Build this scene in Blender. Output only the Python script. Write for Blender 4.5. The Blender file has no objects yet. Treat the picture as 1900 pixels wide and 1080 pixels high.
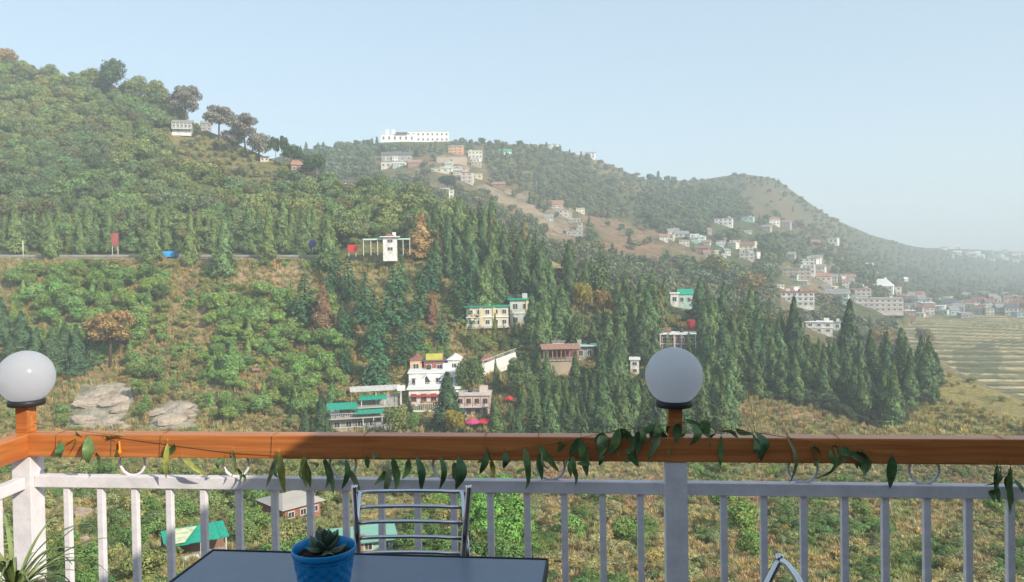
import bpy, bmesh, math, random
import numpy as np
from mathutils import Vector, Matrix
R = math.radians
scene = bpy.context.scene
COL = scene.collection
random.seed(7); RNG = np.random.default_rng(7)

# ------------------------------------------------------------------ camera
EYE = Vector((0, 0, 1.65)); FP = 1450.0; CX, CY = 950.0, 504.0
pitch, roll = R(0.8), 0.016
F_ = Vector((0, math.cos(pitch), -math.sin(pitch)))
R0 = Vector((1, 0, 0)); U0 = Vector((0, math.sin(pitch), math.cos(pitch)))
R_ = math.cos(roll) * R0 - math.sin(roll) * U0
U_ = math.sin(roll) * R0 + math.cos(roll) * U0
cam_d = bpy.data.cameras.new('camera'); cam = bpy.data.objects.new('camera', cam_d); COL.objects.link(cam)
cam_d.sensor_width = 36; cam_d.lens = 36 * FP / 1900; cam_d.shift_y = -(540 - CY) / 1900
cam_d.clip_start = 0.05; cam_d.clip_end = 20000
m = Matrix((R_, U_, -F_)).transposed().to_4x4(); m.translation = EYE
cam.matrix_world = m
scene.camera = cam

# ------------------------------------------------------------------ light
SUN_DIR = Vector((0.68, -0.62, 0.56)).normalized()      # towards the sun: behind the viewer, from the right
world = bpy.data.worlds.new('World'); scene.world = world; world.use_nodes = True
wn = world.node_tree; wn.nodes.clear()
wo = wn.nodes.new('ShaderNodeOutputWorld'); wb = wn.nodes.new('ShaderNodeBackground')
sk = wn.nodes.new('ShaderNodeTexSky'); sk.sky_type = 'NISHITA'; sk.sun_disc = False
sk.sun_elevation = math.asin(SUN_DIR.z); sk.sun_rotation = math.atan2(SUN_DIR.x, SUN_DIR.y)
sk.altitude = 600; sk.air_density = 1.0; sk.dust_density = 1.6; sk.ozone_density = 1.0
wb.inputs['Strength'].default_value = 0.117
tn = wn.nodes.new('ShaderNodeMix'); tn.data_type = 'RGBA'; tn.blend_type = 'MULTIPLY'; tn.inputs['Factor'].default_value = 1; tn.inputs['B'].default_value = (1.08, 1.05, 0.96, 1)
hzs = wn.nodes.new('ShaderNodeMix'); hzs.data_type = 'RGBA'; hzs.inputs['Factor'].default_value = 0.6; hzs.inputs['B'].default_value = (2.75, 3.55, 4.25, 1)   # even high haze over the whole sky
wn.links.new(sk.outputs[0], tn.inputs['A']); wn.links.new(tn.outputs['Result'], hzs.inputs['A']); wn.links.new(hzs.outputs['Result'], wb.inputs[0]); wn.links.new(wb.outputs[0], wo.inputs[0])
sd = bpy.data.lights.new('sun', 'SUN'); sd.energy = 3.0; sd.angle = R(0.5); sd.color = (1.0, 0.90, 0.74)
so = bpy.data.objects.new('sun', sd); COL.objects.link(so)
so.rotation_euler = SUN_DIR.to_track_quat('Z', 'Y').to_euler(); so.location = (50, -50, 60)
scene.view_settings.view_transform = 'Standard'; scene.view_settings.look = 'None'
scene.view_settings.exposure = 0.90; scene.view_settings.gamma = 1.0
scene.view_settings.use_curve_mapping = False
cy = scene.cycles
cy.max_bounces = 5; cy.diffuse_bounces = 3; cy.glossy_bounces = 3; cy.transmission_bounces = 2
cy.transparent_max_bounces = 4; cy.volume_bounces = 1; cy.use_denoising = True
cy.caustics_reflective = False; cy.caustics_refractive = False
HAZE = 0.00057

# ------------------------------------------------------------------ projection helpers
def ray(px, py):
    d = F_ + R_ * ((px - CX) / FP) - U_ * ((py - CY) / FP)
    return d / d.y
def pt(px, py, Y): return EYE + ray(px, py) * Y
def pt_z(px, py, z):
    r = ray(px, py); return EYE + r * ((z - EYE.z) / r.z)
def proj_arr(P):
    d = P - np.array(EYE)
    f = d @ np.array(F_); x = d @ np.array(R_); y = d @ np.array(U_)
    return CX + FP * x / f, CY - FP * y / f
def interp_ray_arr(px, py):
    d = np.array(F_)[None] + np.array(R_)[None] * ((px - CX) / FP)[:, None] - np.array(U_)[None] * ((py - CY) / FP)[:, None]
    return d / d[:, 1:2]

# ------------------------------------------------------------------ numpy noise
def _h(ix, iy, s):
    n = (ix.astype(np.int64) * 374761393 + iy.astype(np.int64) * 668265263 + s * 974634777) & 0xffffffff
    n = ((n ^ (n >> 13)) * 1274126177) & 0xffffffff
    return ((n ^ (n >> 16)) & 0xffff) / 65535.0
def vnoise(x, y, s=0):
    x = np.asarray(x, float); y = np.asarray(y, float)
    ix = np.floor(x).astype(np.int64); iy = np.floor(y).astype(np.int64); fx = x - ix; fy = y - iy
    fx = fx * fx * (3 - 2 * fx); fy = fy * fy * (3 - 2 * fy)
    a = _h(ix, iy, s); b = _h(ix + 1, iy, s); c = _h(ix, iy + 1, s); d = _h(ix + 1, iy + 1, s)
    return (a * (1 - fx) + b * fx) * (1 - fy) + (c * (1 - fx) + d * fx) * fy
def fbm(x, y, s=0, o=4):
    v = 0; a = 0.5; t = 0
    for k in range(o):
        v = v + a * vnoise(x * 2 ** k, y * 2 ** k, s + k * 17); t += a; a *= 0.5
    return v / t
def in_poly(x, y, poly):
    x = np.asarray(x, float); y = np.asarray(y, float); ins = np.zeros(x.shape, bool); n = len(poly)
    for i in range(n):
        x0, y0 = poly[i]; x1, y1 = poly[(i + 1) % n]
        c = ((y0 > y) != (y1 > y)) & (x < (x1 - x0) * (y - y0) / ((y1 - y0) + 1e-9) + x0)
        ins ^= c
    return ins

# ------------------------------------------------------------------ materials
def nn(nt, t, **k):
    n = nt.nodes.new(t)
    for a, b in k.items(): setattr(n, a, b)
    return n
MATS = {}
def mat(name, c, rough=0.7, var=0.12, scale=3.0, bump=0.0, metal=0.0, spec=0.3, c2=None, stretch=(1, 1, 1), coat=0.0):
    """principled surface whose colour wanders between c and c2 (or a darker/lighter c) with noise"""
    if name in MATS: return MATS[name]
    m = bpy.data.materials.new(name); m.use_nodes = True; nt = m.node_tree; b = nt.nodes['Principled BSDF']
    tc = nn(nt, 'ShaderNodeTexCoord'); mp = nn(nt, 'ShaderNodeMapping'); mp.inputs['Scale'].default_value = stretch
    nz = nn(nt, 'ShaderNodeTexNoise'); nz.inputs['Scale'].default_value = scale; nz.inputs['Detail'].default_value = 6
    nz.inputs['Roughness'].default_value = 0.65
    rp = nn(nt, 'ShaderNodeValToRGB')
    lo = c2 or tuple(x * (1 - var * 1.6) for x in c); hi = tuple(min(1, x * (1 + var)) for x in c) if not c2 else c
    rp.color_ramp.elements[0].color = (*lo, 1); rp.color_ramp.elements[1].color = (*hi, 1)
    rp.color_ramp.elements[0].position = 0.32; rp.color_ramp.elements[1].position = 0.66
    nt.links.new(tc.outputs['Object'], mp.inputs[0]); nt.links.new(mp.outputs[0], nz.inputs[0])
    nt.links.new(nz.outputs[0], rp.inputs[0]); nt.links.new(rp.outputs[0], b.inputs['Base Color'])
    b.inputs['Roughness'].default_value = rough; b.inputs['Metallic'].default_value = metal
    b.inputs['Specular IOR Level'].default_value = spec
    if coat: b.inputs['Coat Weight'].default_value = coat; b.inputs['Coat Roughness'].default_value = 0.12
    if bump:
        bp = nn(nt, 'ShaderNodeBump'); bp.inputs['Strength'].default_value = bump; bp.inputs['Distance'].default_value = 0.02
        nt.links.new(nz.outputs[0], bp.inputs['Height']); nt.links.new(bp.outputs[0], b.inputs['Normal'])
    MATS[name] = m; return m
def leaf_mat(name, inst):
    """foliage: colour comes per tree (object colour or instance tint), wanders leaf clump by leaf clump"""
    m = bpy.data.materials.new(name); m.use_nodes = True; nt = m.node_tree; b = nt.nodes['Principled BSDF']
    if inst:
        at = nn(nt, 'ShaderNodeAttribute'); at.attribute_type = 'INSTANCER'; at.attribute_name = 'tint'; src = at.outputs['Color']
    else:
        at = nn(nt, 'ShaderNodeObjectInfo'); src = at.outputs['Color']
    tc = nn(nt, 'ShaderNodeTexCoord'); nz = nn(nt, 'ShaderNodeTexNoise')
    nz.inputs['Scale'].default_value = 9.0; nz.inputs['Detail'].default_value = 3
    mr = nn(nt, 'ShaderNodeMapRange'); mr.inputs['From Min'].default_value = 0.3; mr.inputs['From Max'].default_value = 0.7
    mr.inputs['To Min'].default_value = 0.55; mr.inputs['To Max'].default_value = 1.5
    gt = nn(nt, 'ShaderNodeNewGeometry'); mr2 = nn(nt, 'ShaderNodeMapRange')
    mr2.inputs['To Min'].default_value = 0.86; mr2.inputs['To Max'].default_value = 1.2
    mu = nn(nt, 'ShaderNodeMath', operation='MULTIPLY'); vm = nn(nt, 'ShaderNodeVectorMath', operation='SCALE')
    nt.links.new(tc.outputs['Object'], nz.inputs[0]); nt.links.new(nz.outputs[0], mr.inputs[0])
    nt.links.new(gt.outputs['Random Per Island'], mr2.inputs[0])
    nt.links.new(mr.outputs[0], mu.inputs[0]); nt.links.new(mr2.outputs[0], mu.inputs[1])
    nt.links.new(src, vm.inputs[0]); nt.links.new(mu.outputs[0], vm.inputs['Scale'])
    nt.links.new(vm.outputs[0], b.inputs['Base Color'])
    b.inputs['Roughness'].default_value = 0.65; b.inputs['Specular IOR Level'].default_value = 0.25
    return m
LEAF_O = leaf_mat('foliage', False); LEAF_I = leaf_mat('foliage_scatter', True)
BARK = mat('bark', (0.12, 0.085, 0.06), 0.9, 0.3, 8, 0.4)

# ------------------------------------------------------------------ mesh / object helpers
def mesh_np(name, V, Q, material=None, smooth=False):
    me = bpy.data.meshes.new(name); V = np.asarray(V, np.float32); Q = np.asarray(Q, np.int32); k = Q.shape[1]
    me.vertices.add(len(V)); me.vertices.foreach_set('co', V.ravel())
    me.loops.add(Q.size); me.loops.foreach_set('vertex_index', Q.ravel())
    me.polygons.add(len(Q)); me.polygons.foreach_set('loop_start', np.arange(0, Q.size, k, dtype=np.int32))
    me.polygons.foreach_set('loop_total', np.full(len(Q), k, np.int32))
    if smooth: me.polygons.foreach_set('use_smooth', np.ones(len(Q), bool))
    me.update(calc_edges=True)
    if material: me.materials.append(material)
    return me
def link(name, me, parent=None, loc=None, rot=None, scl=None):
    o = bpy.data.objects.new(name, me); COL.objects.link(o)
    if parent: o.parent = parent
    if loc is not None: o.location = loc
    if rot is not None: o.rotation_euler = rot
    if scl is not None: o.scale = scl
    return o
def tag(o, label=None, cat=None, group=None, kind=None):
    if label: o['label'] = label
    if cat: o['category'] = cat
    if group: o['group'] = group
    if kind: o['kind'] = kind
    return o
def empty(name, loc, rz=0.0, label=None, cat=None, group=None):
    o = bpy.data.objects.new(name, None); COL.objects.link(o); o.location = loc; o.rotation_euler = (0, 0, rz)
    o.empty_display_size = 0.2
    return tag(o, label, cat, group)
class MB:
    def __init__(s): s.bm = bmesh.new()
    def box(s, c, size, rz=0.0, rot=None, bev=0.0):
        r = bmesh.ops.create_cube(s.bm, size=1.0); M = Matrix.Translation(Vector(c)) @ (rot.to_4x4() if rot else Matrix.Rotation(rz, 4, 'Z')) @ Matrix.Diagonal((*size, 1))
        bmesh.ops.transform(s.bm, matrix=M, verts=r['verts'])
        if bev:
            es = {e for v in r['verts'] for e in v.link_edges}
            bmesh.ops.bevel(s.bm, geom=list(es), offset=bev, segments=2, affect='EDGES', profile=0.6)
        return s
    def beam(s, a, b, w, h, bev=0.0):
        """box beam from a to b, w wide across, h high (z-ish)"""
        a = Vector(a); b = Vector(b); d = b - a; L = d.length; x = d.normalized()
        up = Vector((0, 0, 1)) if abs(x.z) < 0.95 else Vector((0, 1, 0))
        y = up.cross(x).normalized(); z = x.cross(y)
        rot = Matrix((x, y, z)).transposed()
        return s.box((a + b) / 2, (L, w, h), rot=rot, bev=bev)
    def tube(s, pts, r, n=8, cap=True):
        pts = [Vector(p) for p in pts]; rs = r if isinstance(r, (list, tuple)) else [r] * len(pts); rings = []
        prev = None
        for i, p in enumerate(pts):
            d = (pts[min(i + 1, len(pts) - 1)] - pts[max(i - 1, 0)]).normalized()
            if prev is None:
                up = Vector((0, 0, 1)) if abs(d.z) < 0.9 else Vector((1, 0, 0)); u = up.cross(d).normalized()
            else:
                u = (prev - d * prev.dot(d)).normalized()
            prev = u; v = d.cross(u)
            rings.append([s.bm.verts.new(p + (u * math.cos(t) + v * math.sin(t)) * rs[i]) for t in [2 * math.pi * k / n for k in range(n)]])
        for a, b in zip(rings, rings[1:]):
            for k in range(n):
                f = s.bm.faces.new((a[k], a[(k + 1) % n], b[(k + 1) % n], b[k])); f.smooth = True
        if cap:
            s.bm.faces.new(rings[0][::-1]); s.bm.faces.new(rings[-1])
        return s
    def lathe(s, prof, n=32, c=(0, 0, 0), fn=None):
        rings = []
        for (r, z) in prof:
            ring = []
            for k in range(n):
                t = 2 * math.pi * k / n; rr = r * (fn(t, z) if fn else 1)
                ring.append(s.bm.verts.new((c[0] + rr * math.cos(t), c[1] + rr * math.sin(t), c[2] + z)))
            rings.append(ring)
        for a, b in zip(rings, rings[1:]):
            for k in range(n):
                f = s.bm.faces.new((a[k], a[(k + 1) % n], b[(k + 1) % n], b[k])); f.smooth = True
        return s
    def poly(s, pts):
        s.bm.faces.new([s.bm.verts.new(p) for p in pts]); return s
    def prism(s, outline, y0, y1):
        """outline of (x,z) extruded from y0 to y1"""
        a = [s.bm.verts.new((x, y0, z)) for x, z in outline]; b = [s.bm.verts.new((x, y1, z)) for x, z in outline]
        s.bm.faces.new(a); s.bm.faces.new(b[::-1]); n = len(a)
        for i in range(n): s.bm.faces.new((a[i], b[i], b[(i + 1) % n], a[(i + 1) % n]))
        return s
    def mesh(s, name, m, smooth=False):
        bmesh.ops.recalc_face_normals(s.bm, faces=s.bm.faces[:])
        me = bpy.data.meshes.new(name); s.bm.to_mesh(me); s.bm.free()
        if m: me.materials.append(m)
        if smooth:
            for p in me.polygons: p.use_smooth = True
        return me
    def obj(s, name, m, parent=None, smooth=False, **k): return link(name, s.mesh(name, m, smooth), parent, **k)
_cubes = {}
def cube(name, m, parent, c, size, rz=0.0, rx=0.0, ry=0.0):
    """a plain box that shares one unit cube mesh per material"""
    if m.name not in _cubes: _cubes[m.name] = MB().box((0, 0, 0), (1, 1, 1)).mesh('box_' + m.name, m)
    return link(name, _cubes[m.name], parent, c, (rx, ry, rz), size)

# ------------------------------------------------------------------ ground colour zones (photo pixel outlines, albedo)
G_DRY = (0.36, 0.265, 0.135); G_OLIVE = (0.23, 0.215, 0.085); G_GREEN = (0.075, 0.105, 0.035)
G_BROWN = (0.22, 0.135, 0.075); G_YEL = (0.30, 0.235, 0.075); G_SOIL = (0.40, 0.275, 0.17); G_PALE = (0.42, 0.37, 0.30)

class Layer:
    def __init__(s, name, cols, nx, ny, amp, seed, back):
        xs = np.array([c[0] for c in cols], float); K = len(cols[0][1])
        PX = np.linspace(xs[0], xs[-1], nx); t = np.linspace(0, K - 1, ny)
        # smooth row parameter
        rows_y = np.array([[p[0] for p in c[1]] for c in cols], float); rows_Y = np.array([[p[1] for p in c[1]] for c in cols], float)
        py = np.stack([np.interp(PX, xs, rows_y[:, k]) for k in range(K)], 1)
        YY = np.stack([np.interp(PX, xs, np.log(rows_Y[:, k])) for k in range(K)], 1)
        def sm(A, w):
            k = np.hanning(2 * w + 3)[1:-1]; k /= k.sum(); B = np.pad(A, ((w, w), (0, 0)), 'edge')
            return np.stack([np.convolve(B[:, j], k, 'valid') for j in range(A.shape[1])], 1)
        w = max(2, int(nx * 0.006)); py = sm(py, w); YY = sm(YY, w)
        def up(A):
            B = np.stack([np.interp(t, np.arange(K), A[i]) for i in range(nx)], 0)
            w2 = max(1, ny // (K * 3)); k = np.hanning(2 * w2 + 3)[1:-1]; k /= k.sum()
            out = B.copy()
            for i in range(nx):
                c = np.convolve(np.pad(B[i], w2, 'edge'), k, 'valid'); out[i] = c
            out[:, 0] = B[:, 0]; out[:, -1] = B[:, -1]
            return out
        py = up(py); YY = np.exp(up(YY))
        gx = np.repeat(PX, ny); r = interp_ray_arr(gx, py.ravel())
        P = np.array(EYE)[None] + r * YY.ravel()[:, None]
        X, Yw = P[:, 0], P[:, 1]
        dz = (fbm(X / 34, Yw / 34, seed, 3) - 0.5) * 2 * amp + (fbm(X / 6, Yw / 6, seed + 5, 3) - 0.5) * amp * 0.45
        # gullies running down the slope
        edge = np.tile(np.clip((K - 1 - t) / 0.5, 0, 1), nx) * 0.75 + 0.25
        P[:, 2] += dz * edge * np.clip(Yw / 150, 0.3, 3)
        s.nx, s.ny, s.PX = nx, ny, PX; s.P = P.reshape(nx, ny, 3)
        ppx, ppy = proj_arr(P); s.ppx = ppx.reshape(nx, ny); s.ppy = ppy.reshape(nx, ny)
        s.back = back; s.name = name
    def ground(s, px, py):
        i = (px - s.PX[0]) / (s.PX[-1] - s.PX[0]) * (s.nx - 1); i0 = int(max(0, min(s.nx - 2, math.floor(i)))); f = min(1, max(0, i - i0))
        c = s.ppy[i0] * (1 - f) + s.ppy[i0 + 1] * f; P = s.P[i0] * (1 - f) + s.P[i0 + 1] * f
        j = np.nonzero((c[:-1] >= py) & (c[1:] < py))[0]
        if len(j) == 0: 
            q = P[-1] if py < c[-1] else P[0]; return Vector(q)
        j = j[0]; g = (c[j] - py) / (c[j] - c[j + 1] + 1e-9)
        return Vector(P[j] * (1 - g) + P[j + 1] * g)
    def build(s, obj_name, material, colfn):
        P = s.P; nb = len(s.back)
        last = P[:, -1, :]; extra = []
        d = last[:, :2] / np.linalg.norm(last[:, :2], axis=1)[:, None]
        for (dd, dz) in s.back:
            e = last.copy(); e[:, :2] += d * dd; e[:, 2] = last[:, 2] + dz if dz > -900 else -72
            extra.append(e)
        V = np.concatenate([P] + [e[:, None, :] for e in extra], 1); ny = V.shape[1]; nx = s.nx
        i, j = np.meshgrid(np.arange(nx - 1), np.arange(ny - 1), indexing='ij'); a = (i * ny + j).ravel()
        Q = np.stack([a, a + ny, a + ny + 1, a + 1], 1)
        me = mesh_np(obj_name, V.reshape(-1, 3), Q, material, True)
        px = np.concatenate([s.ppx] + [s.ppx[:, -1:]] * nb, 1).ravel(); py = np.concatenate([s.ppy] + [s.ppy[:, -1:]] * nb, 1).ravel()
        C = colfn(px, py, V.reshape(-1, 3))
        at = me.color_attributes.new('cover', 'FLOAT_COLOR', 'POINT')
        at.data.foreach_set('color', np.concatenate([C, np.ones((len(C), 1))], 1).astype(np.float32).ravel())
        o = link(obj_name, me); o['kind'] = 'structure'; return o

def ground_material(name, bump_scale=1.0, fine=0.9):
    m = bpy.data.materials.new(name); m.use_nodes = True; nt = m.node_tree; b = nt.nodes['Principled BSDF']
    at = nn(nt, 'ShaderNodeAttribute'); at.attribute_name = 'cover'
    tc = nn(nt, 'ShaderNodeTexCoord')
    n1 = nn(nt, 'ShaderNodeTexNoise'); n1.inputs['Scale'].default_value = fine; n1.inputs['Detail'].default_value = 9; n1.inputs['Roughness'].default_value = 0.75
    n2 = nn(nt, 'ShaderNodeTexNoise'); n2.inputs['Scale'].default_value = fine * 0.22; n2.inputs['Detail'].default_value = 4
    mr = nn(nt, 'ShaderNodeMapRange'); mr.inputs['From Min'].default_value = 0.32; mr.inputs['From Max'].default_value = 0.68
    mr.inputs['To Min'].default_value = 0.5; mr.inputs['To Max'].default_value = 1.45
    sc = nn(nt, 'ShaderNodeVectorMath', operation='SCALE')
    mx = nn(nt, 'ShaderNodeMix', data_type='RGBA'); mx.inputs['B'].default_value = (0.07, 0.095, 0.03, 1)
    mf = nn(nt, 'ShaderNodeMapRange'); mf.inputs['From Min'].default_value = 0.52; mf.inputs['From Max'].default_value = 0.66; mf.inputs['To Max'].default_value = 0.6
    bp = nn(nt, 'ShaderNodeBump'); bp.inputs['Strength'].default_value = 0.9; bp.inputs['Distance'].default_value = 0.5 * bump_scale
    L = nt.links.new
    L(tc.outputs['Object'], n1.inputs[0]); L(tc.outputs['Object'], n2.inputs[0]); L(n1.outputs[0], mr.inputs[0])
    L(n2.outputs[0], mf.inputs[0]); L(mf.outputs[0], mx.inputs['Factor']); L(at.outputs['Color'], mx.inputs['A'])
    L(mx.outputs['Result'], sc.inputs[0]); L(mr.outputs[0], sc.inputs['Scale']); L(sc.outputs[0], b.inputs['Base Color'])
    L(n1.outputs[0], bp.inputs['Height']); L(bp.outputs[0], b.inputs['Normal'])
    b.inputs['Roughness'].default_value = 0.95; b.inputs['Specular IOR Level'].default_value = 0.1
    return m

# ---- near hill with the road (A)
rA = [20, 48, 80, 130, 170]
def ca(x, top, y5=640, Y5=205, y6=478, Y6=240, yr=0, Yr=0, b=None):
    b = b or [(1400, 20), (1080, 48), (960, 80), (860, 130), (795, 170)]
    return (x, b + [(y5, Y5), (y6, Y6), (top, Yr)])
A = Layer('A', [
    ca(-900, 100, Yr=470), ca(-300, 90, Yr=460), ca(0, 122, Yr=430), ca(120, 150, Yr=415), ca(200, 160, Yr=405), ca(300, 195, Yr=395), ca(360, 232, Yr=380),
    ca(450, 272, Yr=350), ca(520, 300, Yr=335), ca(600, 335, Yr=320), ca(700, 350, Yr=305), ca(800, 385, Yr=290), ca(900, 425, 650, 205, 490, 240, Yr=275),
    ca(1000, 470, 660, 205, 540, 238, Yr=268), ca(1100, 520, 680, 203, 590, 232, Yr=262), ca(1200, 560, 700, 200, 630, 226, Yr=256),
    ca(1300, 575, 715, 198, 650, 222, Yr=250), ca(1400, 605, 742, 190, 680, 215, Yr=246), ca(1500, 630, 760, 186, 700, 212, Yr=242),
    ca(1600, 652, 775, 182, 720, 208, Yr=238), ca(1680, 662, 775, 180, 722, 204, Yr=232), ca(1750, 690, 775, 180, 738, 198, Yr=222),
    ca(1820, 716, 785, 172, 755, 188, Yr=208), ca(1900, 744, 785, 168, 767, 178, Yr=196), ca(2100, 790, 805, 160, 800, 166, Yr=175, b=[(1400, 20), (1080, 48), (960, 80), (870, 125), (820, 150)]),
    ca(2800, 830, 850, 130, 840, 140, Yr=150, b=[(1400, 20), (1080, 48), (990, 70), (920, 95), (870, 120)])],
    560, 330, 1.6, 3, [(25, -8), (70, -35), (160, -999)])
# level bench for the road cut into the slope
_yy = A.P[..., 1]; _ww = np.clip((13 - np.abs(_yy - 246.5)) / 6.0, 0, 1) * np.clip((660 - A.ppx) / 60, 0, 1)
_rz = EYE.z + (1.0 / FP) * 0 + np.interp(A.ppx, [-900, 0, 620, 2000], [pt(-900, 477.5, 243).z, pt(0, 477.5, 243).z, pt(620, 477.5, 243).z, pt(620, 477.5, 243).z]) - EYE.z
A.P[..., 2] = A.P[..., 2] * (1 - _ww) + (_rz - 0.35) * _ww
_q = proj_arr(A.P.reshape(-1, 3)); A.ppx = _q[0].reshape(A.ppx.shape); A.ppy = _q[1].reshape(A.ppx.shape)
# ---- far ridge, valley with the town, terraces (B)
B = Layer('B', [
    (-900, [(520, 520), (470, 560), (440, 600), (420, 640), (400, 680), (380, 720), (360, 760)]),
    (300, [(520, 500), (470, 520), (440, 560), (410, 600), (380, 640), (350, 680), (325, 720)]),
    (450, [(520, 440), (450, 470), (420, 510), (390, 550), (360, 600), (330, 650), (300, 700)]),
    (560, [(540, 380), (440, 430), (400, 480), (370, 530), (340, 590), (310, 650), (286, 700)]),
    (700, [(580, 320), (450, 380), (400, 450), (360, 520), (320, 600), (290, 660), (265, 705)]),
    (850, [(600, 300), (450, 370), (400, 450), (360, 520), (320, 600), (290, 660), (262, 715)]),
    (1000, [(650, 290), (500, 340), (440, 430), (400, 520), (350, 620), (310, 700), (272, 780)]),
    (1100, [(680, 285), (530, 335), (470, 425), (425, 520), (375, 630), (330, 730), (294, 830)]),
    (1200, [(700, 280), (560, 335), (500, 425), (450, 520), (405, 650), (360, 780), (334, 900)]),
    (1300, [(710, 275), (580, 335), (520, 420), (470, 520), (415, 660), (365, 820), (334, 960)]),
    (1380, [(720, 270), (595, 335), (540, 420), (490, 520), (430, 670), (365, 850), (323, 1000)]),
    (1440, [(730, 268), (610, 335), (548, 425), (500, 530), (435, 690), (375, 860), (332, 1010)]),
    (1480, [(740, 266), (620, 340), (555, 430), (508, 540), (445, 710), (400, 870), (362, 1020)]),
    (1550, [(750, 262), (640, 345), (575, 435), (530, 550), (475, 740), (440, 950), (408, 1100)]),
    (1620, [(760, 258), (660, 345), (595, 445), (550, 560), (505, 800), (465, 1100), (438, 1300)]),
    (1700, [(770, 252), (690, 325), (610, 470), (570, 600), (535, 850), (495, 1200), (459, 1500)]),
    (1800, [(785, 240), (700, 320), (600, 520), (572, 640), (545, 850), (510, 1300), (463, 1700)]),
    (1900, [(800, 230), (710, 315), (598, 540), (572, 660), (552, 850), (520, 1400), (468, 1900)]),
    (2100, [(830, 210), (720, 310), (605, 540), (572, 660), (552, 850), (520, 1400), (470, 2000)]),
    (2900, [(880, 190), (740, 300), (620, 540), (578, 660), (552, 850), (520, 1400), (480, 2000)])],
    620, 460, 1.5, 21, [(60, -15), (200, -60), (420, -999)])
# crop terraces below the town: real steps
px, py = B.ppx, B.ppy
TERR = [(1640, 600), (1700, 582), (1900, 585), (2400, 590), (2400, 760), (1960, 745), (1860, 728), (1800, 700), (1730, 660), (1680, 640)]
msk = in_poly(px, py, TERR)
z = B.P[..., 2]; X_, Y_ = B.P[..., 0], B.P[..., 1]
lvl = (Y_ + 60 * fbm(X_ / 110, Y_ / 150, 44, 2) + 0.0016 * (X_ - 190) ** 2) / 15.0
fr = lvl - np.floor(lvl)
zb = np.interp(Y_, [230, 330, 560, 700], [-53, -50.5, -42.5, -39])
zb_step = np.interp(np.floor(lvl) * 15.0 - 7 - 60 * fbm(X_ / 110, Y_ / 150, 44, 2) - 0.0016 * (X_ - 190) ** 2, [230, 330, 560, 700], [-53, -50.5, -42.5, -39]) + np.clip((fr - 0.86) / 0.14, 0, 1) * 0.0
z[msk] = (zb_step + np.clip((fr - 0.80) / 0.2, 0, 1) * (0.6))[msk]
pp = proj_arr(B.P.reshape(-1, 3)); B.ppx = pp[0].reshape(px.shape); B.ppy = pp[1].reshape(px.shape)
B.terr_fr = fr; B.terr_msk = msk

def mixc(C, w, col): return C * (1 - w[:, None]) + np.array(col)[None] * w[:, None]
def soft(px, py, poly, j=14, s=1):
    dx = (fbm(px / 30, py / 30, s, 3) - 0.5) * 2 * j * 1.6; dy = (fbm(px / 30, py / 30, s + 9, 3) - 0.5) * 2 * j
    return in_poly(px + dx, py + dy, poly).astype(float)
ROCKS = [[(128, 760), (150, 715), (235, 710), (250, 745), (240, 772), (215, 795), (125, 798)], [(285, 755), (330, 745), (368, 755), (366, 798), (275, 798)],
         [(128, 925), (165, 925), (185, 960), (180, 1010), (130, 1010)]]
def colA(px, py, P):
    n = fbm(P[:, 0] / 14, P[:, 1] / 14, 3, 4); n2 = fbm(P[:, 0] / 5, P[:, 1] / 5, 9, 3)
    C = np.tile(np.array(G_OLIVE), (len(px), 1))
    C = mixc(C, np.clip((n - 0.45) * 6, 0, 1) * 0.8, G_DRY); C = mixc(C, np.clip((n2 - 0.55) * 8, 0, 1) * 0.6, G_GREEN)
    up = np.clip((485 - py) / 10, 0, 1) * np.clip((1000 - px) / 100, 0, 1)
    C = mixc(C, up * 0.75, (0.115, 0.125, 0.045))
    for poly, col, w in [([(270, 240), (430, 245), (540, 320), (500, 380), (420, 350), (320, 310)], G_DRY, 0.35),
                         ([(320, 485), (560, 490), (540, 560), (420, 560), (390, 640), (330, 640)], G_SOIL, 0.7),
                         ([(0, 480), (50, 480), (50, 560), (0, 560)], G_SOIL, 0.7),
                         ([(150, 640), (420, 620), (400, 760), (330, 760), (100, 720)], G_SOIL, 0.55),
                         ([(540, 620), (660, 610), (620, 800), (480, 800)], G_SOIL, 0.6),
                         ([(980, 890), (1040, 890), (1040, 960), (990, 960)], G_SOIL, 0.85),
                         ([(1370, 740), (1600, 770), (1560, 790), (1360, 765)], G_SOIL, 0.9),
                         ([(1640, 640), (1950, 740), (2400, 800), (2400, 850), (1660, 800), (1640, 760)], (0.33, 0.27, 0.10), 0.85),
                         ([(1060, 870), (2400, 870), (2400, 1150), (1060, 1150)], (0.34, 0.27, 0.10), 0.7),
                         ([(1370, 790), (1900, 800), (2400, 860), (1360, 860)], G_YEL, 0.4),
                         ([(740, 860), (1240, 862), (1240, 890), (740, 885)], G_SOIL, 0.9)]:
        C = mixc(C, soft(px, py, poly, 18, 5) * w, col)
    pn = fbm(P[:, 0] / 7, P[:, 1] / 9, 71, 4); pn2 = fbm(P[:, 0] / 9, P[:, 1] / 11, 83, 4); low = np.clip((py - 850) / 15, 0, 1)
    C = mixc(C, low * np.clip((pn - 0.52) * 9, 0, 1) * 0.75, (0.34, 0.215, 0.13)); C = mixc(C, low * np.clip((pn2 - 0.52) * 9, 0, 1) * 0.75, (0.115, 0.14, 0.045))
    for k, poly in enumerate(ROCKS): C = mixc(C, soft(px, py, poly, 10, 31 + k) * 0.95, G_PALE)
    return C
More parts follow.
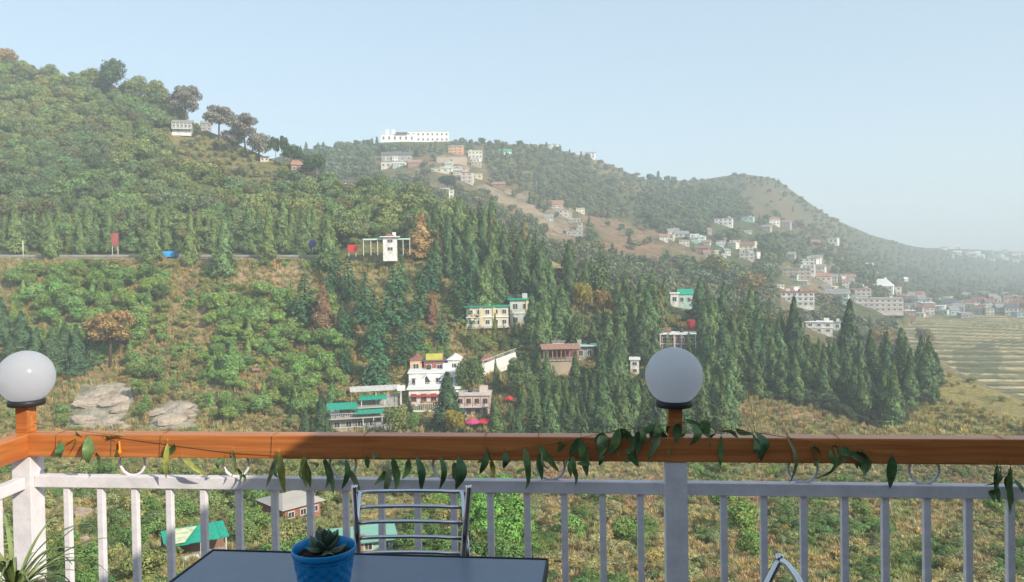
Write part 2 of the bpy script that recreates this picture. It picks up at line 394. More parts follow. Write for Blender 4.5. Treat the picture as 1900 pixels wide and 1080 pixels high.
def colB(px, py, P):
    n = fbm(P[:, 0] / 50, P[:, 1] / 50, 13, 4); n2 = fbm(P[:, 0] / 14, P[:, 1] / 20, 19, 3)
    C = np.tile(np.array((0.10, 0.115, 0.05)), (len(px), 1))
    C = mixc(C, np.clip((n - 0.5) * 6, 0, 1) * 0.75, (0.24, 0.17, 0.10)); C = mixc(C, np.clip((n2 - 0.55) * 8, 0, 1) * 0.6, G_GREEN)
    for poly, col, w in [([(1360, 335), (1430, 330), (1480, 365), (1560, 420), (1500, 440), (1400, 410)], (0.15, 0.125, 0.075), 0.7), ([(1560, 425), (1700, 465), (2200, 480), (2200, 560), (1700, 560), (1600, 520)], (0.07, 0.09, 0.045), 0.8),
                         ([(1090, 400), (1180, 410), (1240, 440), (1230, 500), (1120, 480)], (0.27, 0.17, 0.105), 0.85),
                         ([(880, 345), (950, 350), (1060, 430), (1040, 450), (960, 400)], (0.36, 0.27, 0.19), 0.9),
                         ([(1000, 375), (1060, 380), (1075, 445), (1040, 440)], (0.32, 0.24, 0.17), 0.7),
                         ([(920, 370), (1090, 450), (1150, 490), (1060, 490), (940, 420)], (0.25, 0.17, 0.11), 0.7),
                         ([(1440, 490), (1560, 490), (1560, 590), (1440, 590)], (0.27, 0.22, 0.14), 0.6),
                         ([(640, 335), (760, 330), (860, 380), (800, 390), (680, 370)], (0.22, 0.18, 0.10), 0.6),
                         ([(1640, 620), (1760, 640), (1860, 720), (1960, 760), (1600, 760)], G_DRY, 0.6)]:
        C = mixc(C, soft(px, py, poly, 16, 15) * w, col)
    return C
def colB2(px, py, P):
    C = colB(px, py, P)
    k = (B.ppx.shape[1]); nb = 3
    f = np.concatenate([B.terr_fr] + [B.terr_fr[:, -1:]] * nb, 1).ravel(); mk = np.concatenate([B.terr_msk] + [B.terr_msk[:, -1:] & False] * nb, 1).ravel().astype(float)
    lv = (P[:, 1] + 60 * fbm(P[:, 0] / 110, P[:, 1] / 150, 44, 2) + 0.0016 * (P[:, 0] - 190) ** 2) / 15.0
    plot = _h(np.floor((P[:, 0] + 22 * fbm(P[:, 1] / 30, P[:, 0] / 60, 3, 2)) / 55), np.floor(lv), 5)
    base = np.array((0.15, 0.15, 0.055))[None] * (1 - plot[:, None]) + np.array((0.30, 0.25, 0.11))[None] * plot[:, None]
    C = C * (1 - mk[:, None]) + base * mk[:, None]
    C = mixc(C, mk * np.clip((f - 0.72) / 0.08, 0, 1) * np.clip((0.97 - f) / 0.03, 0, 1), (0.62, 0.50, 0.30))
    C = mixc(C, mk * (f < 0.22) * 0.7, (0.065, 0.085, 0.035))
    g = soft(px, py, [(1760, 640), (1850, 640), (1850, 700), (1790, 700)], 14, 77)
    C = mixc(C, mk * g * 0.6, (0.075, 0.10, 0.045))
    return C
GM_A = ground_material('hillside_ground', 1.0, 0.9); GM_B = ground_material('far_hillside_ground', 3.0, 0.25)
A.build('hillside', GM_A, colA)
B.build('far_hills', GM_B, colB2)
zmin = min(A.P[..., 2].min(), B.P[..., 2].min(), -72)
gp = MB(); gp.poly([(-2600, -300, zmin - 2), (2600, -300, zmin - 2), (2600, 3600, zmin - 2), (-2600, 3600, zmin - 2)])
g = gp.obj('valley_ground', mat('valley_floor', (0.10, 0.11, 0.05), 0.95, 0.3, 0.02)); g['kind'] = 'structure'
# slope under the terrace where the viewer stands
hs = MB(); 
a0 = A.P[:, 0, :]; V = np.concatenate([a0, a0 * np.array([[1, 0, 0]]) * 0.8 + np.array([[0, -30, a0[:, 2].mean() + 4]])], 0)
n = len(a0); i = np.arange(n - 1); Q = np.stack([i, i + 1, i + 1 + n, i + n], 1)
o = link('near_slope', mesh_np('near_slope', V, Q, mat('near_slope', G_DRY, 0.95, 0.3, 0.5), True)); o['kind'] = 'structure'

# ------------------------------------------------------------------ haze
hz = MB(); hz.box((0, 1650, (zmin - 3 + 185) / 2), (5300, 4000, 185 - (zmin - 3)))
hm = bpy.data.materials.new('haze_air'); hm.use_nodes = True; nt = hm.node_tree; nt.nodes.clear()
ho = nn(nt, 'ShaderNodeOutputMaterial'); hv = nn(nt, 'ShaderNodeVolumePrincipled')
hv.inputs['Color'].default_value = (0.84, 0.93, 1.0, 1); hv.inputs['Density'].default_value = HAZE; hv.inputs['Anisotropy'].default_value = 0.0
nt.links.new(hv.outputs[0], ho.inputs['Volume'])
o = hz.obj('haze', hm); o['kind'] = 'stuff'; tag(o, 'pale morning haze filling the valley and fading the far ridges', 'haze')
#==PART2==
# ------------------------------------------------------------------ foliage meshes (height 1, base at origin)
def leaf_quads(C, N, size, rng, elong=1.5, spread=0.6, wide=0.8):
    """rhombic leaf sprays centred at C facing roughly N"""
    n = len(C); N = N + rng.normal(0, spread, (n, 3)); N /= np.linalg.norm(N, axis=1)[:, None] + 1e-9
    t = rng.normal(0, 1, (n, 3)); t[:, 2] += 0.5; t -= N * (t * N).sum(1)[:, None]; t /= np.linalg.norm(t, axis=1)[:, None] + 1e-9
    b = np.cross(N, t); s = size * rng.uniform(0.6, 1.35, (n, 1))
    a = C + t * s * elong * 0.5; c = C - t * s * elong * 0.5; p = C + b * s * 0.5 * wide + N * s * 0.12; q = C - b * s * 0.5 * wide + N * s * 0.12
    V = np.stack([a, p, c, q], 1).reshape(-1, 3); Q = np.arange(4 * n).reshape(n, 4)
    return V, Q
def crown_broad(seed, lobes=8, per=170, size=0.055, w=0.42, z0=0.2):
    rng = np.random.default_rng(seed); Cs = []; Ns = []
    cen = [(0, 0, 0.6, 0.34)]
    for k in range(lobes):
        a = 2.4 * k + rng.uniform(-.4, .4); r = rng.uniform(0.15, w * 0.62); z = rng.uniform(z0 + 0.14, 0.82)
        cen.append((r * math.cos(a), r * math.sin(a), z, rng.uniform(0.13, 0.21)))
    for (x, y, z, r) in cen:
        n = int(per * (r / 0.2) ** 1.4); d = rng.normal(0, 1, (n, 3)); d[:, 2] += 0.35; d /= np.linalg.norm(d, axis=1)[:, None]
        lump = 1 + 0.2 * np.sin(d[:, 0] * 7 + seed) * np.sin(d[:, 1] * 6 + 2) * np.sin(d[:, 2] * 6)
        rr = r * lump * rng.uniform(0.72, 1.05, n) ; P = np.array([x, y, z]) + d * rr[:, None] * np.array([1.0, 1.0, 0.85])
        Cs.append(P); Ns.append(d)
    C = np.concatenate(Cs); N = np.concatenate(Ns); C[:, 2] = np.clip(C[:, 2], 0.04, 1.05)
    return leaf_quads(C, N, size, rng, spread=0.42)
def crown_cypress(seed, n=1500, w=0.15, size=0.033, loose=0.0):
    rng = np.random.default_rng(seed); t = rng.uniform(0, 1, n) ** 1.05
    prof = w * np.minimum(1, (t + 0.05) / 0.13) ** 0.6 * (1 - t) ** 0.88 * 1.32
    a = rng.uniform(0, 2 * math.pi, n)
    lump = 1 + 0.22 * np.sin(a * 3 + t * 17 + seed) + 0.16 * np.sin(a * 5 - t * 31 + seed * 2) + loose * 0.2 * np.sin(t * 50)
    r = prof * lump * rng.uniform(0.62, 1.06, n); z = 0.05 + t * 0.95
    C = np.stack([r * np.cos(a), r * np.sin(a), z], 1); N = np.stack([np.cos(a), np.sin(a), np.full(n, 0.35)], 1)
    V, Q = leaf_quads(C, N, size, rng, elong=2.2, spread=0.34, wide=0.7)
    return V, Q
def crown_deodar(seed, tiers=17, w=0.27, size=0.029, z0=0.08):
    rng = np.random.default_rng(seed); Cs = []; Ns = []
    for k in range(tiers):
        t = (k + 0.3) / tiers; z = z0 + (1 - z0) * t; L = w * (1 - t) ** 0.85 + 0.015; nb = max(4, int(9 * (1 - t) + 3))
        for j in range(nb):
            a = 2 * math.pi * (j + rng.uniform(-.35, .35)) / nb + k * 1.1; Lb = L * rng.uniform(0.7, 1.15); m = int(44 * Lb / w) + 7
            s = rng.uniform(0.12, 1, m) ** 0.8; wd = (rng.uniform(-1, 1, m)) * 0.16 * Lb * (1.25 - s) * 1.6
            x = np.cos(a) * s * Lb - np.sin(a) * wd; y = np.sin(a) * s * Lb + np.cos(a) * wd
            zz = z + 0.03 * np.sin(s * 3.0) - 0.12 * s * s * Lb / w * 0.5 + rng.uniform(-.006, .006, m)
            Cs.append(np.stack([x, y, zz], 1)); Ns.append(np.stack([np.cos(a) * 0.35 * np.ones(m), np.sin(a) * 0.35 * np.ones(m), np.ones(m)], 1))
    C = np.concatenate(Cs); N = np.concatenate(Ns)
    return leaf_quads(C, N, size, rng, elong=1.7, spread=0.35)
def crown_umbrella(seed, n=4200, size=0.030):
    rng = np.random.default_rng(seed); Cs = []; Ns = []
    for k in range(15):
        a = 2.4 * k; zc = rng.uniform(0.5, 0.87); r = (0.04 + 0.21 * rng.uniform(0.3, 1)) * math.sqrt(max(.1, 1 - ((zc - .6) / .34) ** 2)); c = np.array([r * math.cos(a), r * math.sin(a), zc]); m = n // 15
        d = rng.normal(0, 1, (m, 3)); d[:, 2] += 0.3; d /= np.linalg.norm(d, axis=1)[:, None]
        Cs.append(c + d * rng.uniform(0.07, 0.13, (m, 1)) * np.array([1, 1, 0.8])); Ns.append(d)
    return leaf_quads(np.concatenate(Cs), np.concatenate(Ns), size, rng, spread=0.8)
def crown_fern(seed, n=60):
    """upright dry grass and weed tuft"""
    rng = np.random.default_rng(seed); a = rng.uniform(0, 6.283, n); L = rng.uniform(0.5, 1.0, n); out = rng.uniform(0.1, 0.6, n); w = 0.035
    ca, sa = np.cos(a), np.sin(a); bx, by = rng.normal(0, 0.12, (2, n)); V = []
    for (s, ww) in ((0, 1), (0.6, 0.8), (1.0, 0.1)):
        x = bx + ca * out * s ** 1.6; y = by + sa * out * s ** 1.6; z = L * s * (1 - 0.25 * out * s)
        V.append((np.stack([x - sa * w * ww, y + ca * w * ww, z], 1), np.stack([x + sa * w * ww, y - ca * w * ww, z], 1)))
    P = np.stack([V[0][0], V[0][1], V[1][0], V[1][1], V[2][0], V[2][1]], 1).reshape(-1, 3); k = np.arange(n)[:, None] * 6
    Q = np.concatenate([k + np.array([[0, 1, 3, 2]]), k + np.array([[2, 3, 5, 4]])], 0)
    return P, Q
def trunk_mesh(name, r=0.02, h=0.6, seed=0, limbs=4, spread=0.2, zl=0.3):
    rng = random.Random(seed); b = MB(); top = (rng.uniform(-.02, .02), rng.uniform(-.02, .02), h)
    b.tube([(0, 0, -0.06), (rng.uniform(-.01, .01), 0, h * 0.5), top], [r * 1.3, r, r * 0.35], 6)
    for k in range(limbs):
        a = 6.283 * k / max(1, limbs) + rng.uniform(-.4, .4); z = zl + (h - zl) * (k + 0.5) / max(1, limbs) * 0.8
        b.tube([(0, 0, z), (spread * 0.5 * math.cos(a), spread * 0.5 * math.sin(a), z + 0.07), (spread * math.cos(a), spread * math.sin(a), z + 0.17)], [r * 0.6, r * 0.4, r * 0.15], 5)
    return b.mesh(name, BARK)
PROTO = {}
def add_proto(kind, gens, trunk):
    L = []
    for k, (V, Q) in enumerate(gens):
        L.append((mesh_np('%s_crown' % kind, V, Q, LEAF_O), mesh_np('%s_crown_scatter' % kind, V, Q, LEAF_I), trunk))
    PROTO[kind] = L
add_proto('broad', [crown_broad(s, 8 + s % 3, 380, 0.040) for s in range(5)], trunk_mesh('broad_trunk', 0.028, 0.62, 1, 5, 0.24))
add_proto('cypress', [crown_cypress(s, 3000, 0.155 + 0.012 * (s % 3)) for s in range(5)], trunk_mesh('cypress_trunk', 0.018, 0.9, 2, 0))
add_proto('deodar', [crown_deodar(s, 15, 0.24 + 0.02 * s) for s in range(4)], trunk_mesh('deodar_trunk', 0.016, 0.96, 3, 0))
add_proto('umbrella', [crown_umbrella(s) for s in range(3)], trunk_mesh('umbrella_trunk', 0.016, 0.78, 4, 6, 0.17, 0.42))
add_proto('bush', [crown_broad(s + 20, 9, 260, 0.050, 0.7, 0.0) for s in range(4)], trunk_mesh('bush_stem', 0.02, 0.4, 5, 4, 0.25, 0.1))
add_proto('far', [crown_broad(s + 40, 6, 70, 0.095) for s in range(3)], None)
add_proto('farcyp', [crown_cypress(s + 50, 220, 0.16, 0.11) for s in range(3)], None)
add_proto('tuft', [crown_fern(s, 46) for s in range(4)], None)

# ------------------------------------------------------------------ keep-clear boxes of the buildings (photo pixels, depth of the building)
KEEP = []   # (x0,y0,x1,y1)
def blocked(px, py, h, w, p=0.95, rng=random):
    for (x0, y0, x1, y1) in KEEP:
        if px + w * 0.42 > x0 and px - w * 0.42 < x1 and py - h * 0.97 < y1 and py > y0 + (y1 - y0) * 0.5:
            if rng.random() < p: return True
    return False

_ncopy = {}
def plant(kind, name, P, h, tint, label, cat, group, wx=1.0, lean=0.0, parts=True, k=None):
    L = PROTO[kind]; v = L[random.randrange(len(L)) if k is None else k % len(L)]
    o = bpy.data.objects.new(name, None); COL.objects.link(o)
    o.location = P; o.rotation_euler = (random.gauss(0, 0.03) + lean, random.gauss(0, 0.03), random.uniform(0, 6.28)); o.scale = (h * wx, h * wx, h)
    o['label'] = label; o['category'] = cat
    if group: o['group'] = group
    c = bpy.data.objects.new('crown', v[0]); COL.objects.link(c); c.parent = o; c.color = (*tint, 1)
    if v[2] is not None and parts:
        t = bpy.data.objects.new('trunk', v[2]); COL.objects.link(t); t.parent = o
    return o
def scatter(name, kind, P, S, T, W=None, label=None, cat=None):
    """an uncountable mass: one object whose points carry plant copies through geometry nodes"""
    n = len(P); me = bpy.data.meshes.new(name); me.vertices.add(n); me.vertices.foreach_set('co', np.asarray(P, np.float32).ravel())
    rng = np.random.default_rng(n); S = np.asarray(S, float); W = np.ones(n) if W is None else W
    def att(nm, ty, d, key): a = me.attributes.new(nm, ty, 'POINT'); a.data.foreach_set(key, np.asarray(d).ravel())
    att('scl', 'FLOAT_VECTOR', np.stack([S * W, S * W, S], 1).astype(np.float32), 'vector')
    att('rot', 'FLOAT_VECTOR', np.stack([rng.normal(0, .06, n), rng.normal(0, .06, n), rng.uniform(0, 6.28, n)], 1).astype(np.float32), 'vector')
    att('tint', 'FLOAT_COLOR', np.concatenate([np.asarray(T), np.ones((n, 1))], 1).astype(np.float32), 'color')
    L = PROTO[kind]; att('pick', 'INT', rng.integers(0, len(L), n).astype(np.int32), 'value')
    c = bpy.data.collections.new('source_' + name)
    for v in L:
        q = bpy.data.objects.new('source_crown', v[1]); c.objects.link(q)
    o = link(name, me); ng = bpy.data.node_groups.new(name, 'GeometryNodeTree')
    ng.interface.new_socket('Geometry', in_out='INPUT', socket_type='NodeSocketGeometry'); ng.interface.new_socket('Geometry', in_out='OUTPUT', socket_type='NodeSocketGeometry')
    i = ng.nodes.new('NodeGroupInput'); u = ng.nodes.new('NodeGroupOutput'); ip = ng.nodes.new('GeometryNodeInstanceOnPoints'); ci = ng.nodes.new('GeometryNodeCollectionInfo')
    mp = ng.nodes.new('GeometryNodeMeshToPoints')
    ci.inputs['Collection'].default_value = c; ci.inputs['Separate Children'].default_value = True; ci.inputs['Reset Children'].default_value = True
    ip.inputs['Pick Instance'].default_value = True
    def na(nm, ty): q = ng.nodes.new('GeometryNodeInputNamedAttribute'); q.data_type = ty; q.inputs['Name'].default_value = nm; return q.outputs['Attribute']
    ng.links.new(i.outputs[0], mp.inputs['Mesh']); ng.links.new(mp.outputs[0], ip.inputs['Points']); ng.links.new(ci.outputs[0], ip.inputs['Instance'])
    ng.links.new(na('pick', 'INT'), ip.inputs['Instance Index']); ng.links.new(na('scl', 'FLOAT_VECTOR'), ip.inputs['Scale'])
    e2r = ng.nodes.new('FunctionNodeEulerToRotation'); ng.links.new(na('rot', 'FLOAT_VECTOR'), e2r.inputs[0]); ng.links.new(e2r.outputs[0], ip.inputs['Rotation'])
    ng.links.new(ip.outputs[0], u.inputs[0])
    md = o.modifiers.new('scatter', 'NODES'); md.node_group = ng; o['kind'] = 'stuff'
    if label: o['label'] = label
    if cat: o['category'] = cat
    return o
def sample(poly, sx, sy, seed, jit=0.45):
    rng = np.random.default_rng(seed); xs = [p[0] for p in poly]; ys = [p[1] for p in poly]
    X, Y = np.meshgrid(np.arange(min(xs), max(xs) + sx, sx), np.arange(min(ys), max(ys) + sy, sy)); X = X + (np.arange(X.shape[0]) % 2)[:, None] * sx * 0.5
    X = (X + rng.uniform(-jit, jit, X.shape) * sx).ravel(); Y = (Y + rng.uniform(-jit, jit, Y.shape) * sy).ravel()
    k = in_poly(X, Y, poly); return list(zip(X[k], Y[k]))
def jit(c, s=0.12, rng=random):
    v = rng.gauss(1.2, s * 1.1); h = rng.gauss(0, s * 0.45)
    return (max(0.01, c[0] * v * (1 + h)), max(0.01, c[1] * v), max(0.006, c[2] * v * (1 - h)))
def mix(a, b, t): return tuple(x * (1 - t) + y * t for x, y in zip(a, b))
MARKS = [(43, 462, 'the white roadside pole'), (214, 450, 'the dark red billboard'), (316, 476, 'the blue truck'), (580, 453, 'the purple sign'), (654, 462, 'the red banner'), (724, 455, 'the white pavilion'), (338, 240, 'the old grey house'), (208, 140, 'the tallest skyline tree'), (456, 250, 'the third grey brown skyline tree'), (552, 308, 'the steep red roof'), (650, 330, 'the tiny saddle hut'), (779, 440, 'the rusty orange conifer'), (204, 620, 'the rusty rounded pine'), (600, 570, 'the reddish dying conifer'), (475, 690, 'the tiny brown shed'), (190, 750, 'the left rock patch'), (318, 770, 'the wide rock face'), (51, 690, 'the left globe lamp'), (672, 755, 'the green sheet roofs'), (800, 705, 'the stepped hotel'), (903, 670, 'the red gazebo'), (905, 598, 'the cream guest house'), (966, 580, 'the yellow cornered block'), (1042, 665, 'the rust roofed restaurant'), (1080, 560, 'the yellow tree'), (1178, 680, 'the pale wall'), (1252, 690, 'the right globe lamp'), (1258, 630, 'the white framed building'), (1252, 560, 'the narrow white tower'), (1283, 605, 'the orange red hoarding'), (838, 370, 'the slender white tower'), (1402, 520, 'the orange house'), (1480, 555, 'the red trimmed block'), (1520, 605, 'the white villa'), (1575, 620, 'the tallest lone cypress'), (1735, 690, 'the last small cypress'), (366, 1000, 'the green roofed shelter'), (562, 930, 'the red walled house'), (750, 960, 'the steel chair'), (1255, 950, 'the middle post'), (150, 950, 'the grey rock'), (60, 950, 'the corner post'), (1060, 445, 'the bare scar foot'), (1780, 640, 'the terraced fields'), (794, 250, 'the white ridge hotel'), (1094, 286, 'the white skyline house'), (1380, 330, 'the rounded hill top'), (1240, 338, 'the skyline saddle'), (955, 985, 'the table right corner'), (1446, 1030, 'the curved chair corner'), (1655, 880, 'the hanging dark leaf pair')]
USED = {}
def where(x, y, dn=''):
    bx = min(MARKS, key=lambda m: (m[0] - x) ** 2 + ((m[1] - y) * 1.3) ** 2); dx, dy = x - bx[0], y - bx[1]; r = math.hypot(dx, dy)
    v = 'above' if dy < 0 else 'below'; u = 'left of' if dx < 0 else 'right of'
    d = ('just ' if r < 26 else 'close ' if r < 48 else 'slightly ' if r < 72 else '' if r < 100 else 'well ' if r < 135 else 'far ')
    if abs(dx) > 2.2 * abs(dy): q = u
    elif abs(dy) > 2.2 * abs(dx): q = 'straight ' + v if d == '' else v
    else: q = v + ' and ' + u
    return d + q + ' ' + bx[2]
def uniq(base, noun, x, y, wx=1.0):
    w = where(x, y)
    for adj in ('', 'slim ' if wx < .85 else 'broad ' if wx > 1.2 else 'evenly shaped ', 'rather narrow ' if wx < 1.05 else 'rather wide '):
        l = (base + ' ' + adj + noun + ' ' + w).replace('  ', ' ')
        if l not in USED: break
    USED[l] = 1; return l
def patchy(x, y, s=71): return min(1, max(0, (float(fbm(np.array([x / 60.]), np.array([y / 38.]), s, 3)[0]) - .38) * 3.6 + rv.gauss(0, .13)))
# ------------------------------------------------------------------ buildings
WHITE = mat('white_wall', (0.78, 0.76, 0.72), 0.85, 0.25, 4.0); CREAM = mat('cream_wall', (0.66, 0.62, 0.50), 0.85, 0.17, 4.0)
YELLOW = mat('yellow_wall', (0.66, 0.57, 0.34), 0.85, 0.17, 4.0); PINK = mat('pink_wall', (0.60, 0.52, 0.48), 0.85, 0.17, 4.0)
GREY = mat('grey_wall', (0.36, 0.35, 0.34), 0.85, 0.22, 4.0); BROWN = mat('brown_wall', (0.26, 0.15, 0.11), 0.85, 0.2, 0.8)
ORANGE = mat('orange_wall', (0.62, 0.30, 0.13), 0.8, 0.1, 0.6); BLUEW = mat('pale_blue_wall', (0.36, 0.52, 0.60), 0.85, 0.17, 4.0)
TEALW = mat('pale_teal_wall', (0.42, 0.60, 0.56), 0.85, 0.17, 4.0); TAN = mat('tan_stone_wall', (0.44, 0.35, 0.26), 0.9, 0.2, 0.8, 0.5)
REDT = mat('red_trim', (0.42, 0.07, 0.06), 0.7, 0.1, 1); REDR = mat('red_roof', (0.30, 0.13, 0.11), 0.8, 0.15, 1); TEALR = mat('teal_roof', (0.02, 0.36, 0.24), 0.55, 0.16, 4.0)
GREYR = mat('grey_roof', (0.30, 0.29, 0.28), 0.8, 0.2, 4.0); SLATE = mat('dark_roof', (0.13, 0.13, 0.13), 0.8, 0.15, 1); CONC = mat('concrete', (0.46, 0.44, 0.40), 0.9, 0.15, 0.8)
WHITER = mat('white_slab', (0.80, 0.80, 0.78), 0.8, 0.05, 1); GLASS = mat('window_glass', (0.05, 0.06, 0.07), 0.15, 0.2, 2, spec=0.6); PALEG = mat('pale_green_sheet', (0.50, 0.68, 0.62), 0.6, 0.08, 0.8)
POSTM = mat('dark_post', (0.09, 0.06, 0.05), 0.8, 0.1, 2); WPOST = mat('white_post', (0.72, 0.70, 0.68), 0.7, 0.05, 2); TERRA = mat('terracotta', (0.38, 0.21, 0.16), 0.85, 0.15, 1)
YSIGN = mat('mustard_panel', (0.45, 0.42, 0.08), 0.7, 0.15, 1); BLUET = mat('blue_tarpaulin', (0.02, 0.36, 0.85), 0.5, 0.1, 1); PURPLE = mat('purple_panel', (0.10, 0.07, 0.30), 0.6, 0.1, 1)
ROADM = mat('asphalt', (0.07, 0.07, 0.07), 0.9, 0.1, 1); MAGENTA = mat('magenta_cloth', (0.60, 0.06, 0.22), 0.8, 0.1, 2); REDC = mat('red_cloth', (0.55, 0.04, 0.05), 0.8, 0.1, 2)
GREYSTONE = mat('grey_cloth', (0.20, 0.20, 0.24), 0.9, 0.1, 2); CHAIRR = mat('red_plastic', (0.5, 0.03, 0.03), 0.4, 0.1, 2)

def gable_mesh(m):
    k = 'gable_' + m.name
    if k not in _cubes: _cubes[k] = MB().prism([(-.5, 0), (.5, 0), (.5, .06), (0, 1), (-.5, .06)], -.5, .5).mesh(k, m)
    return _cubes[k]
def hip_mesh(m):
    k = 'hip_' + m.name
    if k not in _cubes:
        b = MB(); bm = b.bm; v = [bm.verts.new(p) for p in [(-.5, -.5, 0), (.5, -.5, 0), (.5, .5, 0), (-.5, .5, 0), (-.18, 0, 1), (.18, 0, 1)]]
        for f in [(0, 1, 5, 4), (1, 2, 5), (2, 3, 4, 5), (3, 0, 4), (3, 2, 1, 0)]: bm.faces.new([v[i] for i in f])
        _cubes[k] = b.mesh(k, m)
    return _cubes[k]
_win = {}
def hash_(a, b): return int(a * 73 + b * 37)
def window(parent, x, z, w, h, y, fm, frame=True, bars=1, door=False):
    """frame standing 6 cm proud of the wall with its dark pane inside"""
    key = (fm.name, bars)
    if key not in _win:
        b = MB(); t = 0.09
        b.box((-.5 + t / 2, 0, 0), (t, 1, 1)); b.box((.5 - t / 2, 0, 0), (t, 1, 1)); b.box((0, 0, .5 - t / 2), (1 - 2 * t, 1, t)); b.box((0, 0, -.5 + t / 2), (1 - 2 * t, 1, t))
        if bars: b.box((0, 0, 0), (0.05, 0.8, 1 - 2 * t))
        _win[key] = b.mesh('window_frame_' + fm.name, fm)
    f = link('door' if door else 'window', _win[key], parent, (x, y - 0.02, z), None, (w, 0.14, h))
    p = link('pane', _cubes.setdefault('pane', MB().box((0, 0.1, 0), (0.8, 0.5, 0.8)).mesh('pane', GLASS)), f)
    return f
def house(label, px, py, layer, wpx, hpx, dep=None, yaw=0, floors=2, bays=3, wall=WHITE, roof='flat', rm=None, name='house', cat='house', group=None,
          fm=None, balcony=None, stilts=0.0, roofh=0.3, detail=True, keep=False, band=None, over=0.35, Y=None, slab=None, sides=True):
    P = layer.ground(px, py) if Y is None else pt(px, py, Y)
    D = P.y; w = wpx * D / FP; h = hpx * D / FP; dep = dep or min(w * 0.7, 10)
    face = math.atan2(P.x, P.y); rz = -face + R(yaw)
    o = empty(name, (P.x, P.y, P.z), rz, label, cat, group)
    if keep: KEEP.append((px - wpx / 2, py - hpx, px + wpx / 2, py))
    sink = 2.5
    if stilts:
        for k in range(5):
            cube('post', POSTM if stilts < 3 else WPOST, o, (-w / 2 + w * (k + .1) / 4.2, 0.4, (stilts - sink) / 2), (0.22, 0.22, stilts + sink))
        cube('deck', CONC, o, (0, dep / 2 - 0.5, stilts), (w + 0.6, dep + 1.2, 0.2)); z0 = stilts + 0.1
    else: z0 = 0
    cube('wall', wall, o, (0, dep / 2, z0 + h / 2 - (sink / 2 if not stilts else 0)), (w, dep, h + (sink if not stilts else 0)))
    fh = h / floors; fm = fm or WPOST; pxs = FP / D
    for fl in range(floors):
        zc = z0 + fh * (fl + 0.5)
        if detail:
            for k in range(bays):
                xc = -w / 2 + w * (k + 0.5) / bays
                window(o, xc, zc, min(w / bays * 0.55, 1.8), fh * 0.48, -0.03, fm)
        if fl and slab: cube('floor_slab', slab, o, (0, dep / 2 - 0.1, z0 + fh * fl), (w + 0.3, dep + 0.4, 0.18))
        if balcony and fl in balcony:
            cube('balcony_slab', WHITER, o, (0, -0.65, z0 + fh * fl + 0.05), (w + 0.1, 1.3, 0.15)); rb = MB()
            rb.box((0, -1.25, z0 + fh * fl + 0.95), (w, 0.07, 0.09))
            nb = max(6, int(w / 0.5))
            for k in range(nb + 1): rb.box((-w / 2 + w * k / nb, -1.25, z0 + fh * fl + 0.5), (0.06, 0.06, 0.85))
            rb.obj('balcony_railing', fm, o)
            for sx in range(bays + 1): cube('balcony_post', fm, o, (-w / 2 + 0.1 + (w - .2) * sx / bays, -1.15, z0 + fh * (fl + .5)), (0.16, 0.16, fh - 0.1))
    if band: cube('band', band, o, (0, -0.08, z0 + h - fh * 0.12), (w + 0.1, 0.2, fh * 0.2))
    zt = z0 + h; rm = rm or (WHITER if roof == 'flat' else REDR)
    if roof == 'flat': cube('roof', rm, o, (0, dep / 2, zt + 0.12), (w + over * 2, dep + over * 2, 0.24))
    elif roof == 'gable': link('roof', gable_mesh(rm), o, (0, dep / 2, zt), None, (w + over * 2, dep + over * 2, w * roofh))
    elif roof == 'side': link('roof', gable_mesh(rm), o, (0, dep / 2, zt), (0, 0, math.pi / 2), (dep + over * 2, w + over * 2, dep * roofh))
    elif roof == 'hip': link('roof', hip_mesh(rm), o, (0, dep / 2, zt), None, (w + over * 2, dep + over * 2, w * roofh))
    elif roof == 'shed': cube('roof', rm, o, (0, dep / 2 - .3, zt + dep * 0.08), (w + over * 2, dep * 1.03 + over * 2, 0.15), rx=R(9))
    if roof == 'flat' and wpx > 20 and detail:
        if 'tank' not in _cubes: _cubes['tank'] = MB().lathe([(.0001, 0), (.55, 0), (.55, .9), (.42, 1.08), (.16, 1.12), (.16, 1.2), (.0001, 1.2)], 12).mesh('water_tank', POSTM)
        hx = (abs(hash_(px, py)) % 100) / 100 - .5; link('water_tank', _cubes['tank'], o, (w * .6 * hx, dep * .6, zt + .24)); cube('stair_head', wall, o, (-w * .3 * (1 if hx > 0 else -1), dep * .65, zt + .9), (min(2.2, w * .25), 2, 1.3))
    o['w'] = w; o['h'] = h; o['d'] = dep; o['z0'] = z0
    return o

# road above the slope with its retaining wall and low parapet
rx = [-500, -200, 0, 100, 220, 330, 450, 560, 620]
rp = [pt(x, 476.5, 243) for x in rx]
def ribbon(name, m, off0, z0, off1, z1, kind='structure'):
    V = []
    for k, p in enumerate(rp):
        d = Vector((p.x, p.y, 0)).normalized(); V.append((p.x + d.x * off0, p.y + d.y * off0, p.z + z0)); V.append((p.x + d.x * off1, p.y + d.y * off1, p.z + z1))
    Q = [(2 * k, 2 * k + 2, 2 * k + 3, 2 * k + 1) for k in range(len(rp) - 1)]
    o = link(name, mesh_np(name, V, Q, m)); o['kind'] = kind; return o
ribbon('road', ROADM, 0.3, 0.0, 8.0, 0.05); ribbon('retaining_wall', TAN, 0.0, -3.2, 0.3, 0.0)
pr = MB()
for a, b in zip(rp, rp[1:]):
    q = Vector((a.x, a.y, 0)).normalized() * 0.15
    pr.beam(a + q + Vector((0, 0, .3)), b + q + Vector((0, 0, .3)), 0.3, 0.6)
o = pr.obj('parapet_wall', mat('parapet', (0.36, 0.36, 0.37), 0.85, 0.15, 0.3)); tag(o, 'low grey parapet wall running along the hillside road at the left', 'wall')

